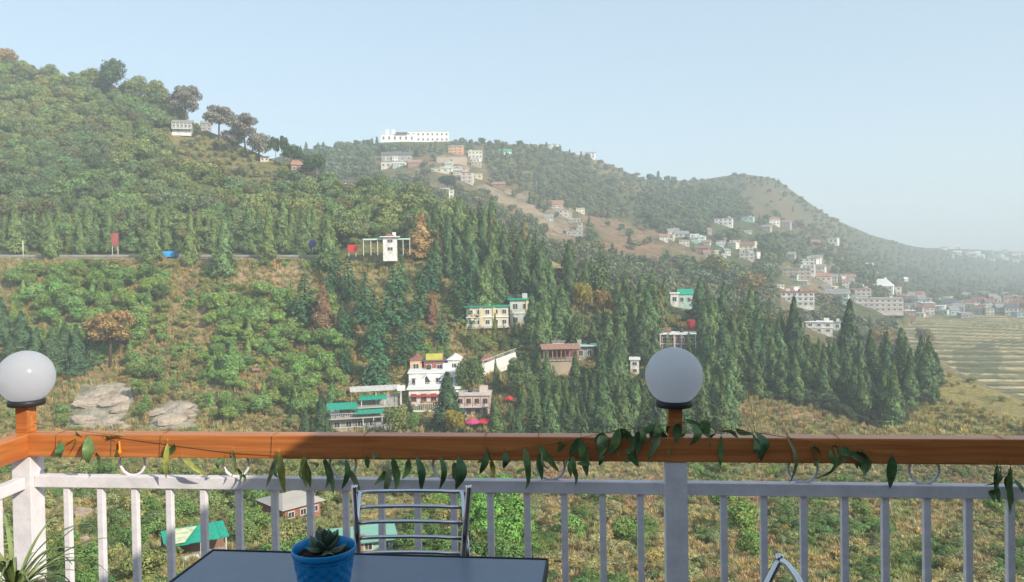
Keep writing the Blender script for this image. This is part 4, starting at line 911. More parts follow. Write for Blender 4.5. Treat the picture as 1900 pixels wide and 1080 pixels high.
# ---- pale rock outcrops
ROCKM = mat('pale_rock', (0.46, 0.40, 0.34), 0.9, 0.3, 1.2, 1.0, c2=(0.30, 0.24, 0.18))
def rock(label, px, py, wpx, hpx, seed, name='rock_outcrop', flat=.5):
    P = A.ground(px, py); k = P.y / FP; bm = bmesh.new(); bmesh.ops.create_icosphere(bm, subdivisions=4, radius=1)
    rng = random.Random(seed); ax = [(Vector((rng.gauss(0, 1), rng.gauss(0, 1), rng.gauss(0, 1))).normalized(), rng.uniform(.55, .9)) for _ in range(14)]
    for v in bm.verts:
        for (n, d) in ax:
            q = v.co.dot(n)
            if q > d: v.co -= n * (q - d)
        v.co += v.co.normalized() * (0.34 * (fbm(np.array([v.co.x * 3 + seed]), np.array([v.co.z * 3 + v.co.y * 2]), seed, 4)[0] - .5))
        v.co = Vector((v.co.x * wpx * k / 2, v.co.y * wpx * k * flat / 2, v.co.z * hpx * k * .30))
    me = bpy.data.meshes.new(name); bm.to_mesh(me); bm.free(); me.materials.append(ROCKM)
    o = link(name, me, None, P + Vector((0, 0, hpx * k * .12)), (R(24), rng.uniform(-.2, .2), -math.atan2(P.x, P.y))); tag(o, label, 'rock', 'pale rocks on the slope'); KEEP.append((px - wpx * .4, py - hpx * .6, px + wpx * .4, py))
rl = [('pale crumbling bank above the left boulder', 165, 752, 60, 26), ('cracked cream slab in the middle of the left rock patch', 212, 748, 60, 30), ('flat pale ledge at the bottom of the left rock patch', 228, 792, 50, 18), ('pale stony face at the left of the wide rock face', 292, 770, 44, 30), ('low pale ledge above the wide rock face', 340, 758, 50, 20), ('big smooth pale boulder at the lower left of the rock patch', 152, 785, 50, 42), ('pale cracked slab at the top of the left rock patch', 190, 735, 70, 40), ('pale block at the right of the left rock patch', 226, 762, 44, 30), ('low rubble slab below the left rock patch', 200, 785, 46, 26),
      ('wide rough rock face low on the slope right of the green gap', 318, 785, 70, 44), ('small pale rock at the right of the wide rock face', 352, 775, 30, 34), ('grey rock between first and second balusters', 150, 960, 40, 60), ('pale stone below the grey rock behind the first baluster', 158, 1005, 30, 34)]
for k, r in enumerate(rl): rock(*r, seed=k + 3)
# ------------------------------------------------------------------ vegetation placement
OLIVE = (0.185, 0.215, 0.068); BRIGHT = (0.135, 0.245, 0.055); DARKG = (0.060, 0.110, 0.048); CYP = (0.100, 0.160, 0.052); RUST = (0.36, 0.235, 0.095); GREYB = (0.22, 0.20, 0.165); DEO = (0.065, 0.165, 0.068); YELG = (0.20, 0.20, 0.05)
def put(layer, kind, name, px, py, hpx, tint, label, cat, group, **k):
    P = layer.ground(px, py); h = hpx * P.y / FP
    return plant(kind, name, P - Vector((0, 0, h * .03)), h, tint, label, cat, group, **k)
rv = random.Random(11)
# skyline and single trees
singles = [
 ('broad', 'broadleaf_tree', 208, 182, 82, 'tallest dense dark tree standing up from the left hill skyline', (.06, .11, .05), .72), ('broad', 'broadleaf_tree', 14, 130, 44, 'rusty topped tree at the upper left picture corner', RUST, 1.1),
 ('broad', 'broadleaf_tree', 50, 150, 34, 'round green tree beside the rusty topped corner tree', OLIVE, 1.2), ('broad', 'broadleaf_tree', 170, 165, 42, 'green tree left of the tallest skyline tree', OLIVE, 1.2),
 ('broad', 'broadleaf_tree', 250, 190, 50, 'green tree right of the tallest skyline tree', OLIVE, 1.2), ('broad', 'broadleaf_tree', 285, 205, 56, 'full green tree before the grey brown skyline trees', OLIVE, 1.15), ('broad', 'broadleaf_tree', 312, 215, 46, 'small green tree left of the first rounded grey brown tree', OLIVE, 1.2),
 ('umbrella', 'skyline_tree', 345, 245, 92, 'first rounded grey brown tree on the skyline above the old grey house', GREYB, 1.1), ('umbrella', 'skyline_tree', 406, 262, 76, 'second rounded grey brown tree with bare trunk on the skyline', GREYB, 1.15),
 ('umbrella', 'skyline_tree', 456, 288, 82, 'third rounded grey brown tree with bare trunk on the skyline', GREYB, 1.05), ('broad', 'broadleaf_tree', 480, 298, 60, 'grey brown shorter tree right of the rounded three', GREYB, 1.0), ('broad', 'broadleaf_tree', 432, 285, 50, 'grey brown low tree between the rounded ones', GREYB, 1.1),
 ('umbrella', 'palm_like_tree', 512, 303, 56, 'thin dark tufted tree on the skyline left of the red roof', DARKG, .55), ('umbrella', 'palm_like_tree', 527, 306, 58, 'second thin dark tufted tree on the skyline', DARKG, .55), ('broad', 'broadleaf_tree', 545, 312, 50, 'dark green tree just behind the steep red roof', DARKG, 1.1),
 ('broad', 'broadleaf_tree', 585, 325, 50, 'dark green round tree right of the steep red roof', DARKG, 1.1), ('umbrella', 'rusty_pine', 204, 682, 116, 'rusty orange rounded pine with bare trunk on the left slope', RUST, 1.25),
 ('cypress', 'rusty_conifer', 779, 480, 88, 'rusty orange conifer right of the white pavilion', RUST, 1.6), ('cypress', 'rusty_conifer', 600, 622, 100, 'reddish brown dying conifer between the deodars', (.20, .125, .06), 1.2), ('cypress', 'rusty_conifer', 802, 600, 60, 'small reddish dying conifer left of the guest house', (.22, .12, .07), 1.0),
 ('broad', 'yellow_tree', 1080, 580, 66, 'yellow leaved tree among the cypresses near the middle', (.27, .22, .04), .8), ('broad', 'yellow_tree', 1120, 590, 58, 'orange yellow leaved tree right of the yellow one', (.28, .18, .05), .8), ('broad', 'yellow_tree', 842, 812, 56, 'yellow bush tree at the handrail left of the magenta umbrella', (.30, .24, .04), 1.0),
 ('broad', 'broadleaf_tree', 830, 352, 30, 'very dark round tree in front of the far hillside houses', (.025, .06, .04), 1.5), ('broad', 'broadleaf_tree', 1320, 530, 60, 'large yellow green tree behind the right cypresses', YELG, 1.3), ('broad', 'broadleaf_tree', 1390, 560, 62, 'large ochre green tree below the orange house', (.24, .19, .06), 1.3),
 ('broad', 'yellow_tree', 1455, 620, 44, 'ochre tree left of the flat roofed villa', (.25, .18, .05), 1.0), ('broad', 'yellow_tree', 1635, 660, 60, 'ochre brown tree right of the tall lone cypress', (.25, .18, .06), 1.1), ('broad', 'broadleaf_tree', 1715, 640, 34, 'loose brownish tree above the left terraces', (.17, .15, .06), 1.2),
 ('cypress', 'cypress_tree', 1575, 700, 146, 'tallest lone cypress right of the flat roofed villa', DARKG, 1.0), ('cypress', 'cypress_tree', 1475, 680, 132, 'tall slim cypress left of the flat roofed villa', DARKG, .85), ('cypress', 'cypress_tree', 1735, 715, 62, 'rightmost small cypress of the spur', DARKG, 1.35),
 ('broad', 'broadleaf_tree', 735, 812, 70, 'green round tree right of the green sheet roofs', OLIVE, 1.0), ('broad', 'broadleaf_tree', 767, 800, 40, 'small bright tree below the hotel terrace', BRIGHT, 1.0), ('cypress', 'cypress_tree', 832, 800, 112, 'dark full cypress in front of the hotel right end', DARKG, 1.5),
 ('cypress', 'cypress_tree', 600, 815, 92, 'dark slim cypress left of the green sheet roofs', DARKG, 1.0), ('cypress', 'cypress_tree', 567, 815, 60, 'short dark cypress low at the handrail left of the slim one', DARKG, 1.2), ('broad', 'broadleaf_tree', 876, 740, 92, 'thin leaved tree with bare stems before the pink terraces', CYP, .75),
 ('broad', 'broadleaf_tree', 962, 745, 80, 'sparse tree with dark trunk before the white stair wall', CYP, .7),
]
for (kind, nm, x, y, h, lab, c, wx) in singles: put(A if not (y < 600 and x > 800 and 'cypress' not in nm and x not in (802, 1080, 1120)) and x not in (1635, 1715, 1455) else B, kind, nm, x, y, h, c, lab, 'tree', None, wx=wx)
# broadleaf wood on the hill above the road
H = [(-200, 110), (0, 128), (120, 156), (200, 168), (300, 205), (360, 240), (450, 280), (520, 308), (600, 342), (700, 356), (800, 392), (900, 432), (960, 475), (800, 474), (600, 462), (-200, 462)]
GR = [(280, 250), (430, 250), (540, 320), (510, 370), (420, 350), (330, 310)]
pts = sample(H, 20, 12, 1); rv.shuffle(pts); ind = []; rest = []
for (x, y) in pts:
    g = in_poly(np.array([x]), np.array([y]), GR)[0]
    if g and rv.random() < .3: continue
    h = rv.uniform(26, 44) * (.75 + .5 * (y - 100) / 380) * (.45 if g else 1)
    if blocked(x, y, h, h * .8, .97, rv): continue
    n_ = float(fbm(np.array([x / 90]), np.array([y / 60]), 2, 3)[0]); c = mix(OLIVE, (0.11, 0.16, 0.065), min(1, max(0, (n_ - .35) * 3)))
    if rv.random() < .12: c = mix(c, (.17, .15, .08), .6)
    if rv.random() < .15: c = mix(c, BRIGHT, .6)
    if g: c = mix(c, (.27, .25, .10), .7)
    c = jit(c, .16, rv); (ind if (y > 300 and len(ind) < 250 and x > 0) else rest).append((x, y, h, c))
def zone(x, y):
    v = 'by the road' if y > 430 else 'midway up' if y > 330 else 'high up'
    u = 'at the left edge' if x < 150 else 'above the blue truck' if x < 400 else 'below the grassy patch' if x < 560 else 'above the pavilion' if x < 760 else 'above the cypress wood'
    return v + ' ' + u
def tone(c):
    if c[0] > c[1]: return 'brownish'
    return 'pale' if c[1] > .14 else 'dark' if c[1] < .095 else 'mid green'
for (x, y, h, c) in ind:
    put(A, rv.choice(['broad'] * 8 + ['umbrella', 'bush', 'deodar']), 'broadleaf_tree', x, y, h * rv.choice([.7, .85, 1, 1, 1.15, 1.35]), c, uniq(('large' if h > 38 else 'smallish' if h < 28 else 'medium') + ' ' + tone(c), 'broadleaf tree', x, y, rv.uniform(.8, 1.3)), 'tree', 'broadleaf trees covering the left hill', wx=rv.uniform(.95, 1.35))
def mass(layer, name, kind, L, label, cat, wlo=.9, whi=1.4):
    P = []; S = []
    for (x, y, h, c) in L:
        p = layer.ground(x, y); s = h * p.y / FP; P.append((p.x, p.y, p.z - s * .05)); S.append(s)
    return scatter(name, kind, P, S, [l[3] for l in L], np.array([rv.uniform(wlo, whi) for _ in L]), label, cat)
for (x, y) in sample(H, 14, 10, 77):
    h = rv.uniform(11, 20); g = in_poly(np.array([x]), np.array([y]), GR)[0]
    if blocked(x, y, h, h, 1, rv): continue
    if g and rv.random() < .1: continue
    rest.append((x, y, h * (.7 if g else 1), jit((.27, .25, .105) if g else mix(OLIVE, BRIGHT, rv.random() * .5), .2, rv)))
mass(A, 'hillside_woodland', 'broad', rest, 'dense olive green woodland covering the left hill', 'woodland')
# cypresses lining the road
rc = [(x + rv.uniform(-7, 7), 465 + rv.uniform(-4, 4), rv.uniform(62, 100)) for x in range(10, 900, 17)]
rf_ = [(283, 486, 104), (352, 492, 100), (412, 515, 115), (425, 470, 92), (468, 470, 78), (500, 482, 84), (540, 470, 84), (560, 474, 90), (610, 500, 110), (225, 505, 60), (95, 480, 80), (150, 478, 76)]
KEEP.extend([(0, 469, 560, 477)])
for (x, y, h) in rc + [q for q in rf_ if not any(abs(q[0] - kx) < 18 for kx in (43, 214, 316, 580))]:
    if y < 472 and blocked(x, y, h, h * .3, 1, rv) and x > 600: continue
    put(A, 'cypress', 'roadside_cypress', x, y, h, jit(mix(CYP, OLIVE, .15), .15, rv), uniq('tall' if h > 85 else 'short' if h < 68 else 'medium', 'roadside cypress', x, y - h / 2), 'tree', 'cypresses along the hill road', wx=rv.uniform(.7, 1.05))
# bright trees below the road
S = [([(30, 500), (310, 495), (320, 600), (300, 655), (160, 680), (20, 650)], 22, 14, .8), ([(400, 570), (560, 545), (650, 610), (650, 740), (560, 795), (380, 790), (370, 700)], 22, 14, .66), ([(240, 680), (300, 680), (290, 800), (245, 800)], 22, 17, .8), ([(90, 690), (130, 690), (120, 810), (90, 810)], 22, 20, .6)]
cnt = 0
for (poly, sx, sy, dn) in S:
    for (x, y) in sample(poly, sx, sy, int(sx + poly[0][0])):
        h = rv.uniform(18, 50)
        if rv.random() > dn or blocked(x, y, h, h * .8, 1, rv): continue
        c = jit(mix(BRIGHT, OLIVE, rv.random() * .6), .15, rv)
        reg = 'left of the rusty pine' if x < 180 else 'right of the rusty pine' if x < 340 else 'on the middle slope' if x < 520 else 'left of the deodars'
        put(A, 'bush' if h < 30 else rv.choice(['broad'] * 7 + ['deodar', 'cypress', 'umbrella']), 'slope_tree', x, y, h, c, uniq(('big' if h > 40 else 'low' if h < 32 else 'medium') + ' ' + tone(c), 'leafy slope tree', x, y - h / 2, rv.uniform(.8, 1.3)), 'tree', 'leafy trees on the slope below the road', wx=rv.uniform(.95, 1.3))
L = []
for (x, y) in sample([(0, 482), (560, 484), (760, 500), (900, 640), (760, 720), (650, 810), (-100, 810), (-100, 482)], 13, 9, 31):
    h = rv.uniform(7, 17)
    if fbm(np.array([x / 50.]), np.array([y / 40.]), 8, 3)[0] < .51 or blocked(x, y, h, h, 1, rv) or any(in_poly(np.array([x]), np.array([y]), q)[0] for q in ROCKS): continue
    L.append((x, y, h, jit(mix(BRIGHT, (.28, .23, .09), patchy(x, y, 33)), .2, rv)))
mass(A, 'slope_undergrowth', 'bush', L, 'mixed green undergrowth on the slope below the road', 'undergrowth', 1.0, 1.6)
# dark conifers low at the left
for (x, y, h) in [(40, 672, 96), (66, 690, 84), (96, 700, 100), (120, 690, 92), (146, 696, 96), (166, 680, 80), (22, 690, 70), (60, 735, 60), (4, 640, 90)]:
    put(A, 'cypress', 'dark_cypress', x, y, h, jit(DARKG, .12, rv), uniq('taller dark' if h > 90 else 'shorter dark', 'cypress in the clump', x, y - h / 2), 'tree', 'dark cypresses above the left lamp', wx=rv.uniform(1.1, 1.5))
# deodars in the middle
dd = [(566, 600, 96, 1.2), (700, 655, 120, 1.0), (730, 610, 120, 1.15), (676, 600, 100, 1.0), (780, 590, 92, 1.0), (650, 560, 90, 1.0), (620, 540, 84, .9), (700, 720, 130, .85), (745, 680, 90, .9), (640, 640, 84, .9), (605, 500, 80, 1.0), (668, 520, 80, 1), (700, 540, 76, 1), (745, 545, 76, 1.1), (800, 540, 90, .9), (820, 640, 70, .9), (770, 650, 76, 1), (640, 700, 70, .9), (870, 600, 94, 1.0), (905, 585, 96, 1.0), (930, 575, 84, .9), (850, 560, 96, .9), (610, 580, 70, .9), (585, 470, 70, .9), (634, 480, 90, .8), (676, 490, 60, .9), (760, 500, 70, 1)]
for k, (x, y, h, wx) in enumerate(dd):
    if blocked(x, y, h, h * .35, .95, rv): continue
    c = jit(DEO, .14, rv)
    put(A, 'deodar', 'deodar_tree', x, y, h, c, uniq('tall' if h > 95 else 'small' if h < 75 else 'medium', 'layered deodar', x, y - h / 2, wx), 'tree', 'layered deodars on the middle slope', wx=wx * 1.1)
# cypress spur
KEEP.extend([(1062, 545, 1098, 572), (1108, 552, 1136, 575)])
C = [(790, 455), (860, 440), (930, 452), (1010, 490), (1110, 545), (1200, 585), (1300, 590), (1400, 622), (1500, 650), (1600, 672), (1690, 690), (1740, 712), (1700, 760), (1650, 800), (1600, 782), (1540, 756), (1450, 744), (1370, 738), (1345, 830), (920, 830), (905, 775), (985, 730), (1000, 640), (940, 640), (860, 560), (790, 500)]
cand = [p for p in sample(C, 24, 20, 4, .5) if p[1] > 640 or rv.random() < .86]; cand.sort(key=lambda p: p[1]); nC = 0
def czone(x, y):
    u = 'above the guest house' if x < 1000 and y < 560 else 'left of the right lamp' if x < 1200 else 'behind the right lamp' if x < 1310 else 'just right of the right lamp' if x < 1420 else 'below the villa' if x < 1580 else 'at the spur end'
    v = 'on the crest' if y < 430 + max(0, x - 850) * .33 else 'low at the handrail' if y > 770 else 'on the flank'
    return v + ', ' + u
for (x, y) in cand:
    near = min(1, max(0, (y - 460) / 340)); h = rv.gauss(88, 14) * (.84 + .36 * near) * (1 - max(0, (x - 1350)) / 1500)
    for _ in range(4):
        if not blocked(x, y, h, h * .36, 1, rv): break
        h *= .72
    else: continue
    if h < 30: continue
    c = jit(mix(CYP, DARKG, rv.random() * .8), .13, rv); nC += 1
    if rv.random() < .07: c = mix(c, (.22, .17, .07), .7)
    put(A, 'deodar' if rv.random() < .12 else 'cypress', 'cypress_tree', x, y, h, c, uniq(('tall' if h > 115 else 'short' if h < 80 else 'middling') + ' ' + ('dark' if c[1] < .09 else 'lighter green'), 'cypress', x, y - h / 2, rv.uniform(.7, 1.3)), 'tree', 'cypresses covering the spur', wx=rv.uniform(.78, 1.22), lean=rv.gauss(0, .025))
for (x, y, h, w_) in [(918, 640, 60, .5), (938, 650, 52, .5), (990, 640, 96, .9), (957, 632, 44, .6), (872, 645, 50, .8), (1014, 710, 62, .8), (1068, 720, 70, .8), (1030, 730, 54, .9), (760, 772, 40, .9), (856, 742, 66, .6), (1240, 660, 46, .7), (1280, 664, 52, .7), (922, 726, 60, .55), (710, 790, 30, 1.2)]:
    put(A, 'cypress' if h > 55 else 'deodar', 'screening_tree', x, y, h, jit(CYP, .15, rv), uniq('slender' if w_ < .7 else 'small', 'tree in front of the buildings', x, y - h / 2, w_ + .3), 'tree', 'trees standing before the hillside buildings', wx=w_ * 1.2)
# dark bushes at the foot of the spur, right
L = []
for (x, y) in sample([(1420, 660), (1650, 700), (1720, 740), (1660, 805), (1600, 790), (1440, 740)], 16, 12, 9): L.append((x, y, rv.uniform(18, 34), jit((.05, .07, .035), .2, rv)))
for (x, y) in sample([(820, 560), (1000, 600), (1100, 690), (1000, 760), (860, 650)], 16, 12, 19):
    h = rv.uniform(10, 22)
    if not blocked(x, y, h, h, 1, rv): L.append((x, y, h, jit(OLIVE, .2, rv)))
for (x, y) in sample([(1640, 640), (1900, 745), (2100, 790), (2100, 860), (1360, 860), (1360, 760), (1660, 800)], 17, 9, 29):
    if rv.random() < (.6 if x < 1650 else .22): L.append((x, y, rv.uniform(5, 13), jit(mix(OLIVE, (.28, .24, .09), rv.random()), .2, rv)))
for (x, y) in sample([(900, 470), (1500, 650), (1740, 720), (1740, 770), (1300, 740), (1000, 800), (900, 600)], 18, 13, 39):
    h = rv.uniform(12, 22)
    if not blocked(x, y, h, h, 1, rv): L.append((x, y, h, jit(DARKG, .25, rv)))
mass(A, 'spur_undergrowth', 'bush', L, 'dark undergrowth between the cypresses of the spur', 'undergrowth', 1, 1.7)
# valley below the handrail
def low(x, y):
    b = 22 + (y - 850) * .16; return b
nb = 0
for (x, y) in sample([(-60, 865), (640, 865), (900, 880), (1000, 1000), (950, 1110), (-60, 1110)], 32, 22, 51):
    d = fbm(np.array([x / 110.]), np.array([y / 70.]), 21, 3)[0]
    h = low(x, y) * rv.uniform(.7, 1.35)
    if d < .40 or blocked(x, y, h, h, 1, rv): continue
    c = jit(mix((.115, .20, .05), (.22, .22, .08), patchy(x, y)), .15, rv); nb += 1
    cell = 'behind the left corner post' if x < 90 else 'behind the left balusters' if x < 300 else 'above the green roofed shelter' if x < 440 and y < 980 else 'around the shelter' if x < 480 else 'near the red walled house' if x < 640 else 'seen through the chair back' if x < 860 else 'right of the chair'
    put(A, 'bush', 'bush', x, y, h, c, uniq(('large' if h > 45 else 'small' if h < 30 else 'medium') + ' ' + tone(c), 'bush', x, y - h / 2, rv.uniform(.8, 1.3)), 'bush', 'bushes in the valley below the terrace', wx=rv.uniform(.9, 1.4))
for (x, y, h) in [(900, 940, 60), (930, 950, 70), (955, 985, 70), (905, 1000, 80), (935, 1040, 90), (870, 960, 60), (820, 960, 50), (1085, 925, 46), (1110, 940, 40), (1060, 1000, 50), (1160, 1010, 60), (1350, 950, 60), (1380, 990, 70), (1400, 1040, 60), (1470, 930, 36), (1560, 905, 30), (1720, 930, 36), (1850, 960, 44), (1600, 960, 36), (1340, 880, 30), (1295, 885, 26), (1430, 890, 26)]:
    c = jit((.11, .25, .045) if x < 1000 else (.16, .24, .055), .12, rv)
    put(A, 'bush', 'bush', x, y, h, c, uniq('bright green' if x < 1000 else 'olive green', 'leafy bush', x, y - h / 2, rv.uniform(.8, 1.3)), 'bush', 'leafy bushes on the dry slope', wx=rv.uniform(1, 1.3))
L = []
for (x, y) in sample([(-100, 855), (2100, 855), (2100, 1130), (-100, 1130)], 12, 7, 61):
    h = low(x, y) * rv.uniform(.18, .62); d = fbm(np.array([x / 70.]), np.array([y / 45.]), 25, 3)[0]
    if d < (.40 if x < 1000 else .47) or blocked(x, y, h, h, 1, rv): continue
    L.append((x, y, h, jit(mix((.115, .18, .055), (.31, .27, .12), patchy(x, y)), .2, rv)))
mass(A, 'valley_shrubs', 'bush', L, 'low mixed shrubs covering the valley floor below the terrace', 'shrubs', 1, 1.6)
rg = np.random.default_rng(3); n = 22000; X = rg.uniform(-80, 2050, n); Yp = 845 + 260 * rg.uniform(0, 1, n) ** .85
P = []; S = []; T = []
for x, y in zip(X, Yp):
    k = rv.random(); p = A.ground(x, y); c = mix((.21, .25, .08), (.39, .31, .15), min(1, patchy(x, y) + .2))
    q_ = float(fbm(np.array([p.x / 7]), np.array([p.y / 9]), 71, 4)[0]); c = mix(c, (.36, .24, .13), min(.85, max(0, (q_ - .5) * 8)))
    if x < 1000: c = mix(c, (.22, .25, .08), .5)
    P.append((p.x, p.y, p.z - .03)); S.append(rv.uniform(.22, .60) * (1 + p.y / 160)); T.append(jit(c, .2, rv))
scatter('dry_grass', 'tuft', P, S, T, None, 'long dry yellow and green grass on the valley slopes', 'grass')
n = 16000; X = rg.uniform(-50, 1950, n); Yp = rg.uniform(484, 845, n); P = []; S = []; T = []
for x, y in zip(X, Yp):
    if y < 484 + max(0, x - 900) * .30 or any(in_poly(np.array([x]), np.array([y]), q)[0] for q in ROCKS): continue
    p = A.ground(x, y); P.append((p.x, p.y, p.z - .05)); S.append(rv.uniform(.8, 2.0)); T.append(jit(mix((.42, .33, .13) if x > 1640 else (.40, .28, .14), (.24, .25, .08), rv.random()), .2, rv))
scatter('slope_grass', 'tuft', P, S, T, None, 'dry brown and olive grass on the opposite slope', 'grass')
# far hills
FAR = [(420, 320), (560, 290), (700, 268), (850, 266), (1000, 276), (1100, 300), (1200, 337), (1300, 337), (1380, 327), (1440, 335), (1480, 366), (1550, 412), (1620, 442), (1700, 462), (1900, 472), (2200, 480), (2200, 560), (1700, 566), (1660, 610), (1700, 690), (1600, 660), (1400, 610), (1200, 560), (1000, 480), (850, 400), (700, 352), (560, 330)]
BARE = [[(1370, 350), (1450, 350), (1520, 420), (1400, 405)], [(1090, 405), (1180, 410), (1240, 440), (1230, 500), (1120, 480)], [(880, 345), (950, 350), (1060, 430), (1060, 450), (940, 400)], [(1440, 490), (1560, 490), (1560, 590), (1440, 590)], [(780, 290), (900, 285), (900, 345), (800, 340)]]
DENS = [[(1200, 360), (1340, 350), (1400, 420), (1330, 470), (1200, 440)], [(1240, 480), (1440, 470), (1450, 540), (1280, 540)], [(560, 285), (720, 275), (760, 340), (600, 340)], [(1380, 430), (1450, 450), (1440, 520), (1390, 500)], [(1560, 510), (1640, 500), (1640, 540), (1580, 530)]]
L = []; L2 = []
for (x, y) in sample(FAR, 9, 6, 71):
    bare = any(in_poly(np.array([x]), np.array([y]), b)[0] for b in BARE); dn = any(in_poly(np.array([x]), np.array([y]), b)[0] for b in DENS)
    q = fbm(np.array([x / 45.]), np.array([y / 30.]), 91, 3)[0]
    if bare and rv.random() < (.85 if x < 1440 or y < 470 else .35): continue
    if not dn and rv.random() > .35 + q: continue
    P_ = B.ground(x, y); h = rv.uniform(5.5, 10) * FP / P_.y * (1.15 if dn else .8)
    if blocked(x, y, h, h, .98, rv): continue
    c = jit(mix((.085, .125, .055), (.17, .15, .08), rv.random() * (.2 if dn else .8)), .18, rv)
    (L2 if rv.random() < .14 else L).append((x, y, h, c))
mass(B, 'far_woodland', 'far', L, 'hazy green trees covering the far ridge and valley sides', 'woodland')
mass(B, 'far_conifers', 'farcyp', [(x, y, h * 1.2, mix(c, DARKG, .6)) for (x, y, h, c) in L2], 'dark far conifers standing among the hazy woodland', 'woodland')
sky = [(x + rv.uniform(-5, 5), rv.uniform(10, 19)) for x in range(560, 1100, 13)] + [(1206, 20), (1221, 22), (1238, 15), (1250, 14)] + [(x, rv.uniform(6, 10)) for x in range(1270, 1460, 11)]
xs_ = [420, 560, 700, 850, 1000, 1100, 1200, 1300, 1380, 1440, 1480]; ys_ = [312, 292, 270, 267, 277, 300, 338, 338, 328, 336, 366]
for (x, h) in sky:
    y = float(np.interp(x, xs_, ys_)) + 2
    if 705 < x < 832: continue
    put(B, 'farcyp' if rv.random() < .4 else 'far', 'skyline_tree', x, y, h, jit(DARKG, .15, rv), uniq('tall' if h > 15 else 'low' if h < 11 else 'medium', 'hazy skyline tree', x, y, rv.uniform(.8, 1.3)), 'tree', 'trees along the far skyline', wx=1.1)
# ------------------------------------------------------------------ the terrace: railing, lamps, furniture
def wood_mat():
    m = bpy.data.materials.new('varnished_wood'); m.use_nodes = True; nt = m.node_tree; b = nt.nodes['Principled BSDF']; L = nt.links.new
    tc = nn(nt, 'ShaderNodeTexCoord'); mp = nn(nt, 'ShaderNodeMapping'); mp.inputs['Scale'].default_value = (0.35, 9, 9)
    nz = nn(nt, 'ShaderNodeTexNoise'); nz.inputs['Scale'].default_value = 6; nz.inputs['Detail'].default_value = 8; nz.inputs['Distortion'].default_value = 0.6
    rp = nn(nt, 'ShaderNodeValToRGB'); e = rp.color_ramp.elements; e[0].position = .3; e[0].color = (.42, .12, .032, 1); e[1].position = .7; e[1].color = (.64, .24, .068, 1)
    L(tc.outputs['Object'], mp.inputs[0]); L(mp.outputs[0], nz.inputs[0]); L(nz.outputs[0], rp.inputs[0]); L(rp.outputs[0], b.inputs['Base Color'])
    bp = nn(nt, 'ShaderNodeBump'); bp.inputs['Strength'].default_value = .15; bp.inputs['Distance'].default_value = .004; L(nz.outputs[0], bp.inputs['Height']); L(bp.outputs[0], b.inputs['Normal'])
    b.inputs['Roughness'].default_value = .38; b.inputs['Coat Weight'].default_value = .15; b.inputs['Coat Roughness'].default_value = .25
    return m
WOOD = wood_mat(); PAINT = mat('lavender_white_paint', (0.82, 0.79, 0.835), 0.5, 0.09, 9, 0.25, spec=.4)
def railpt(x, y): # point on the railing plane
    return pt(x, y, railY(x))
def railY(px): # 1/Y is linear in the picture
    i0, i1 = 1 / 3.44, 1 / 3.17; return 1 / (i0 + (i1 - i0) * (px - 51) / (1253 - 51))
pL = pt(51, 822, railY(51)); pR = pt(1253, 829, railY(1253)); dv = Vector((pR.x - pL.x, pR.y - pL.y, 0)).normalized(); nv = Vector((dv.y, -dv.x, 0))  # nv: towards the viewer
ANG = math.atan2(dv.y, dv.x); ZH = (pL.z + pR.z) / 2
ZM = (railpt(250, 891).z + railpt(1600, 911).z) / 2
def onrail(px, py=None, z=None):
    """station along the rail under picture column px"""
    r = ray(px, 860 if py is None else py); t = ((pL - EYE).dot(nv)) / r.dot(nv); q = EYE + r * t
    return (q - pL).dot(dv), q.z
o_r = empty('terrace_railing', (pL.x, pL.y, 0), ANG, 'white steel railing with orange brown wooden handrail across the terrace front', 'railing')
x0 = 0.0; x1 = onrail(2350)[0]; HW, HH = .075, .10
hb = MB(); hb.box(((x0 + x1) / 2, -.012, ZH), (x1 - x0 + .09, HW, HH), bev=.006); hb.obj('handrail', WOOD, o_r)
hb = MB(); hb.box(((x0 + x1) / 2, 0, ZM), (x1 - x0 - .09, .045, .050), bev=.003); hb.obj('mid_rail', PAINT, o_r)
hb = MB(); hb.box(((x0 + x1) / 2, 0, .10), (x1 - x0 - .09, .04, .04), bev=.003); hb.obj('bottom_rail', PAINT, o_r)
bal = [(128, 990), (190, 990), (253, 990), (317, 990), (380, 990), (445, 990), (511, 980), (577, 980), (643, 980), (709, 980), (776, 980), (843, 980), (911, 980), (979, 980), (1048, 990), (1119, 990), (1189, 990), (1343, 990), (1417, 990), (1491, 990), (1567, 990), (1642, 990), (1719, 990), (1796, 990), (1874, 990), (1954, 990), (2034, 990), (2116, 990)]
bmesh_b = MB().box((0, 0, 0), (.027, .027, 1), bev=.003).mesh('baluster', PAINT); zb0, zb1 = .12, ZM - .025
bmesh_b.name = 'baluster'
for (x, y) in bal: link('baluster', bmesh_b, o_r, (onrail(x, y)[0], 0, (zb0 + zb1) / 2), None, (1, 1, zb1 - zb0))
# rings between the handrail and the middle rail
rg_ = MB(); rr = .057; rg_.tube([(rr * math.cos(t), 0, rr * math.sin(t)) for t in [6.2832 * k / 40 for k in range(41)]], .006, 8, False); ring = rg_.mesh('ring', PAINT)
for x in (245, 437, 636, 828, 1022, 1490, 1715, 1945): link('ring', ring, o_r, (onrail(x, 870)[0], 0.005, ZM + .025 + rr), None, None)
def post(sx, nm='post'):
    MB().box((sx, 0, (ZH - .05) / 2), (.088, .088, ZH - .05), bev=.003).obj('post', PAINT, o_r)
    cap = MB(); cap.box((sx, -.005, ZH + .05 + .058), (.058, .058, .116), bev=.004); cap.obj('lamp_post_block', WOOD, o_r)
sM = onrail(1253, 900)[0]
post(0.0); post(sM)
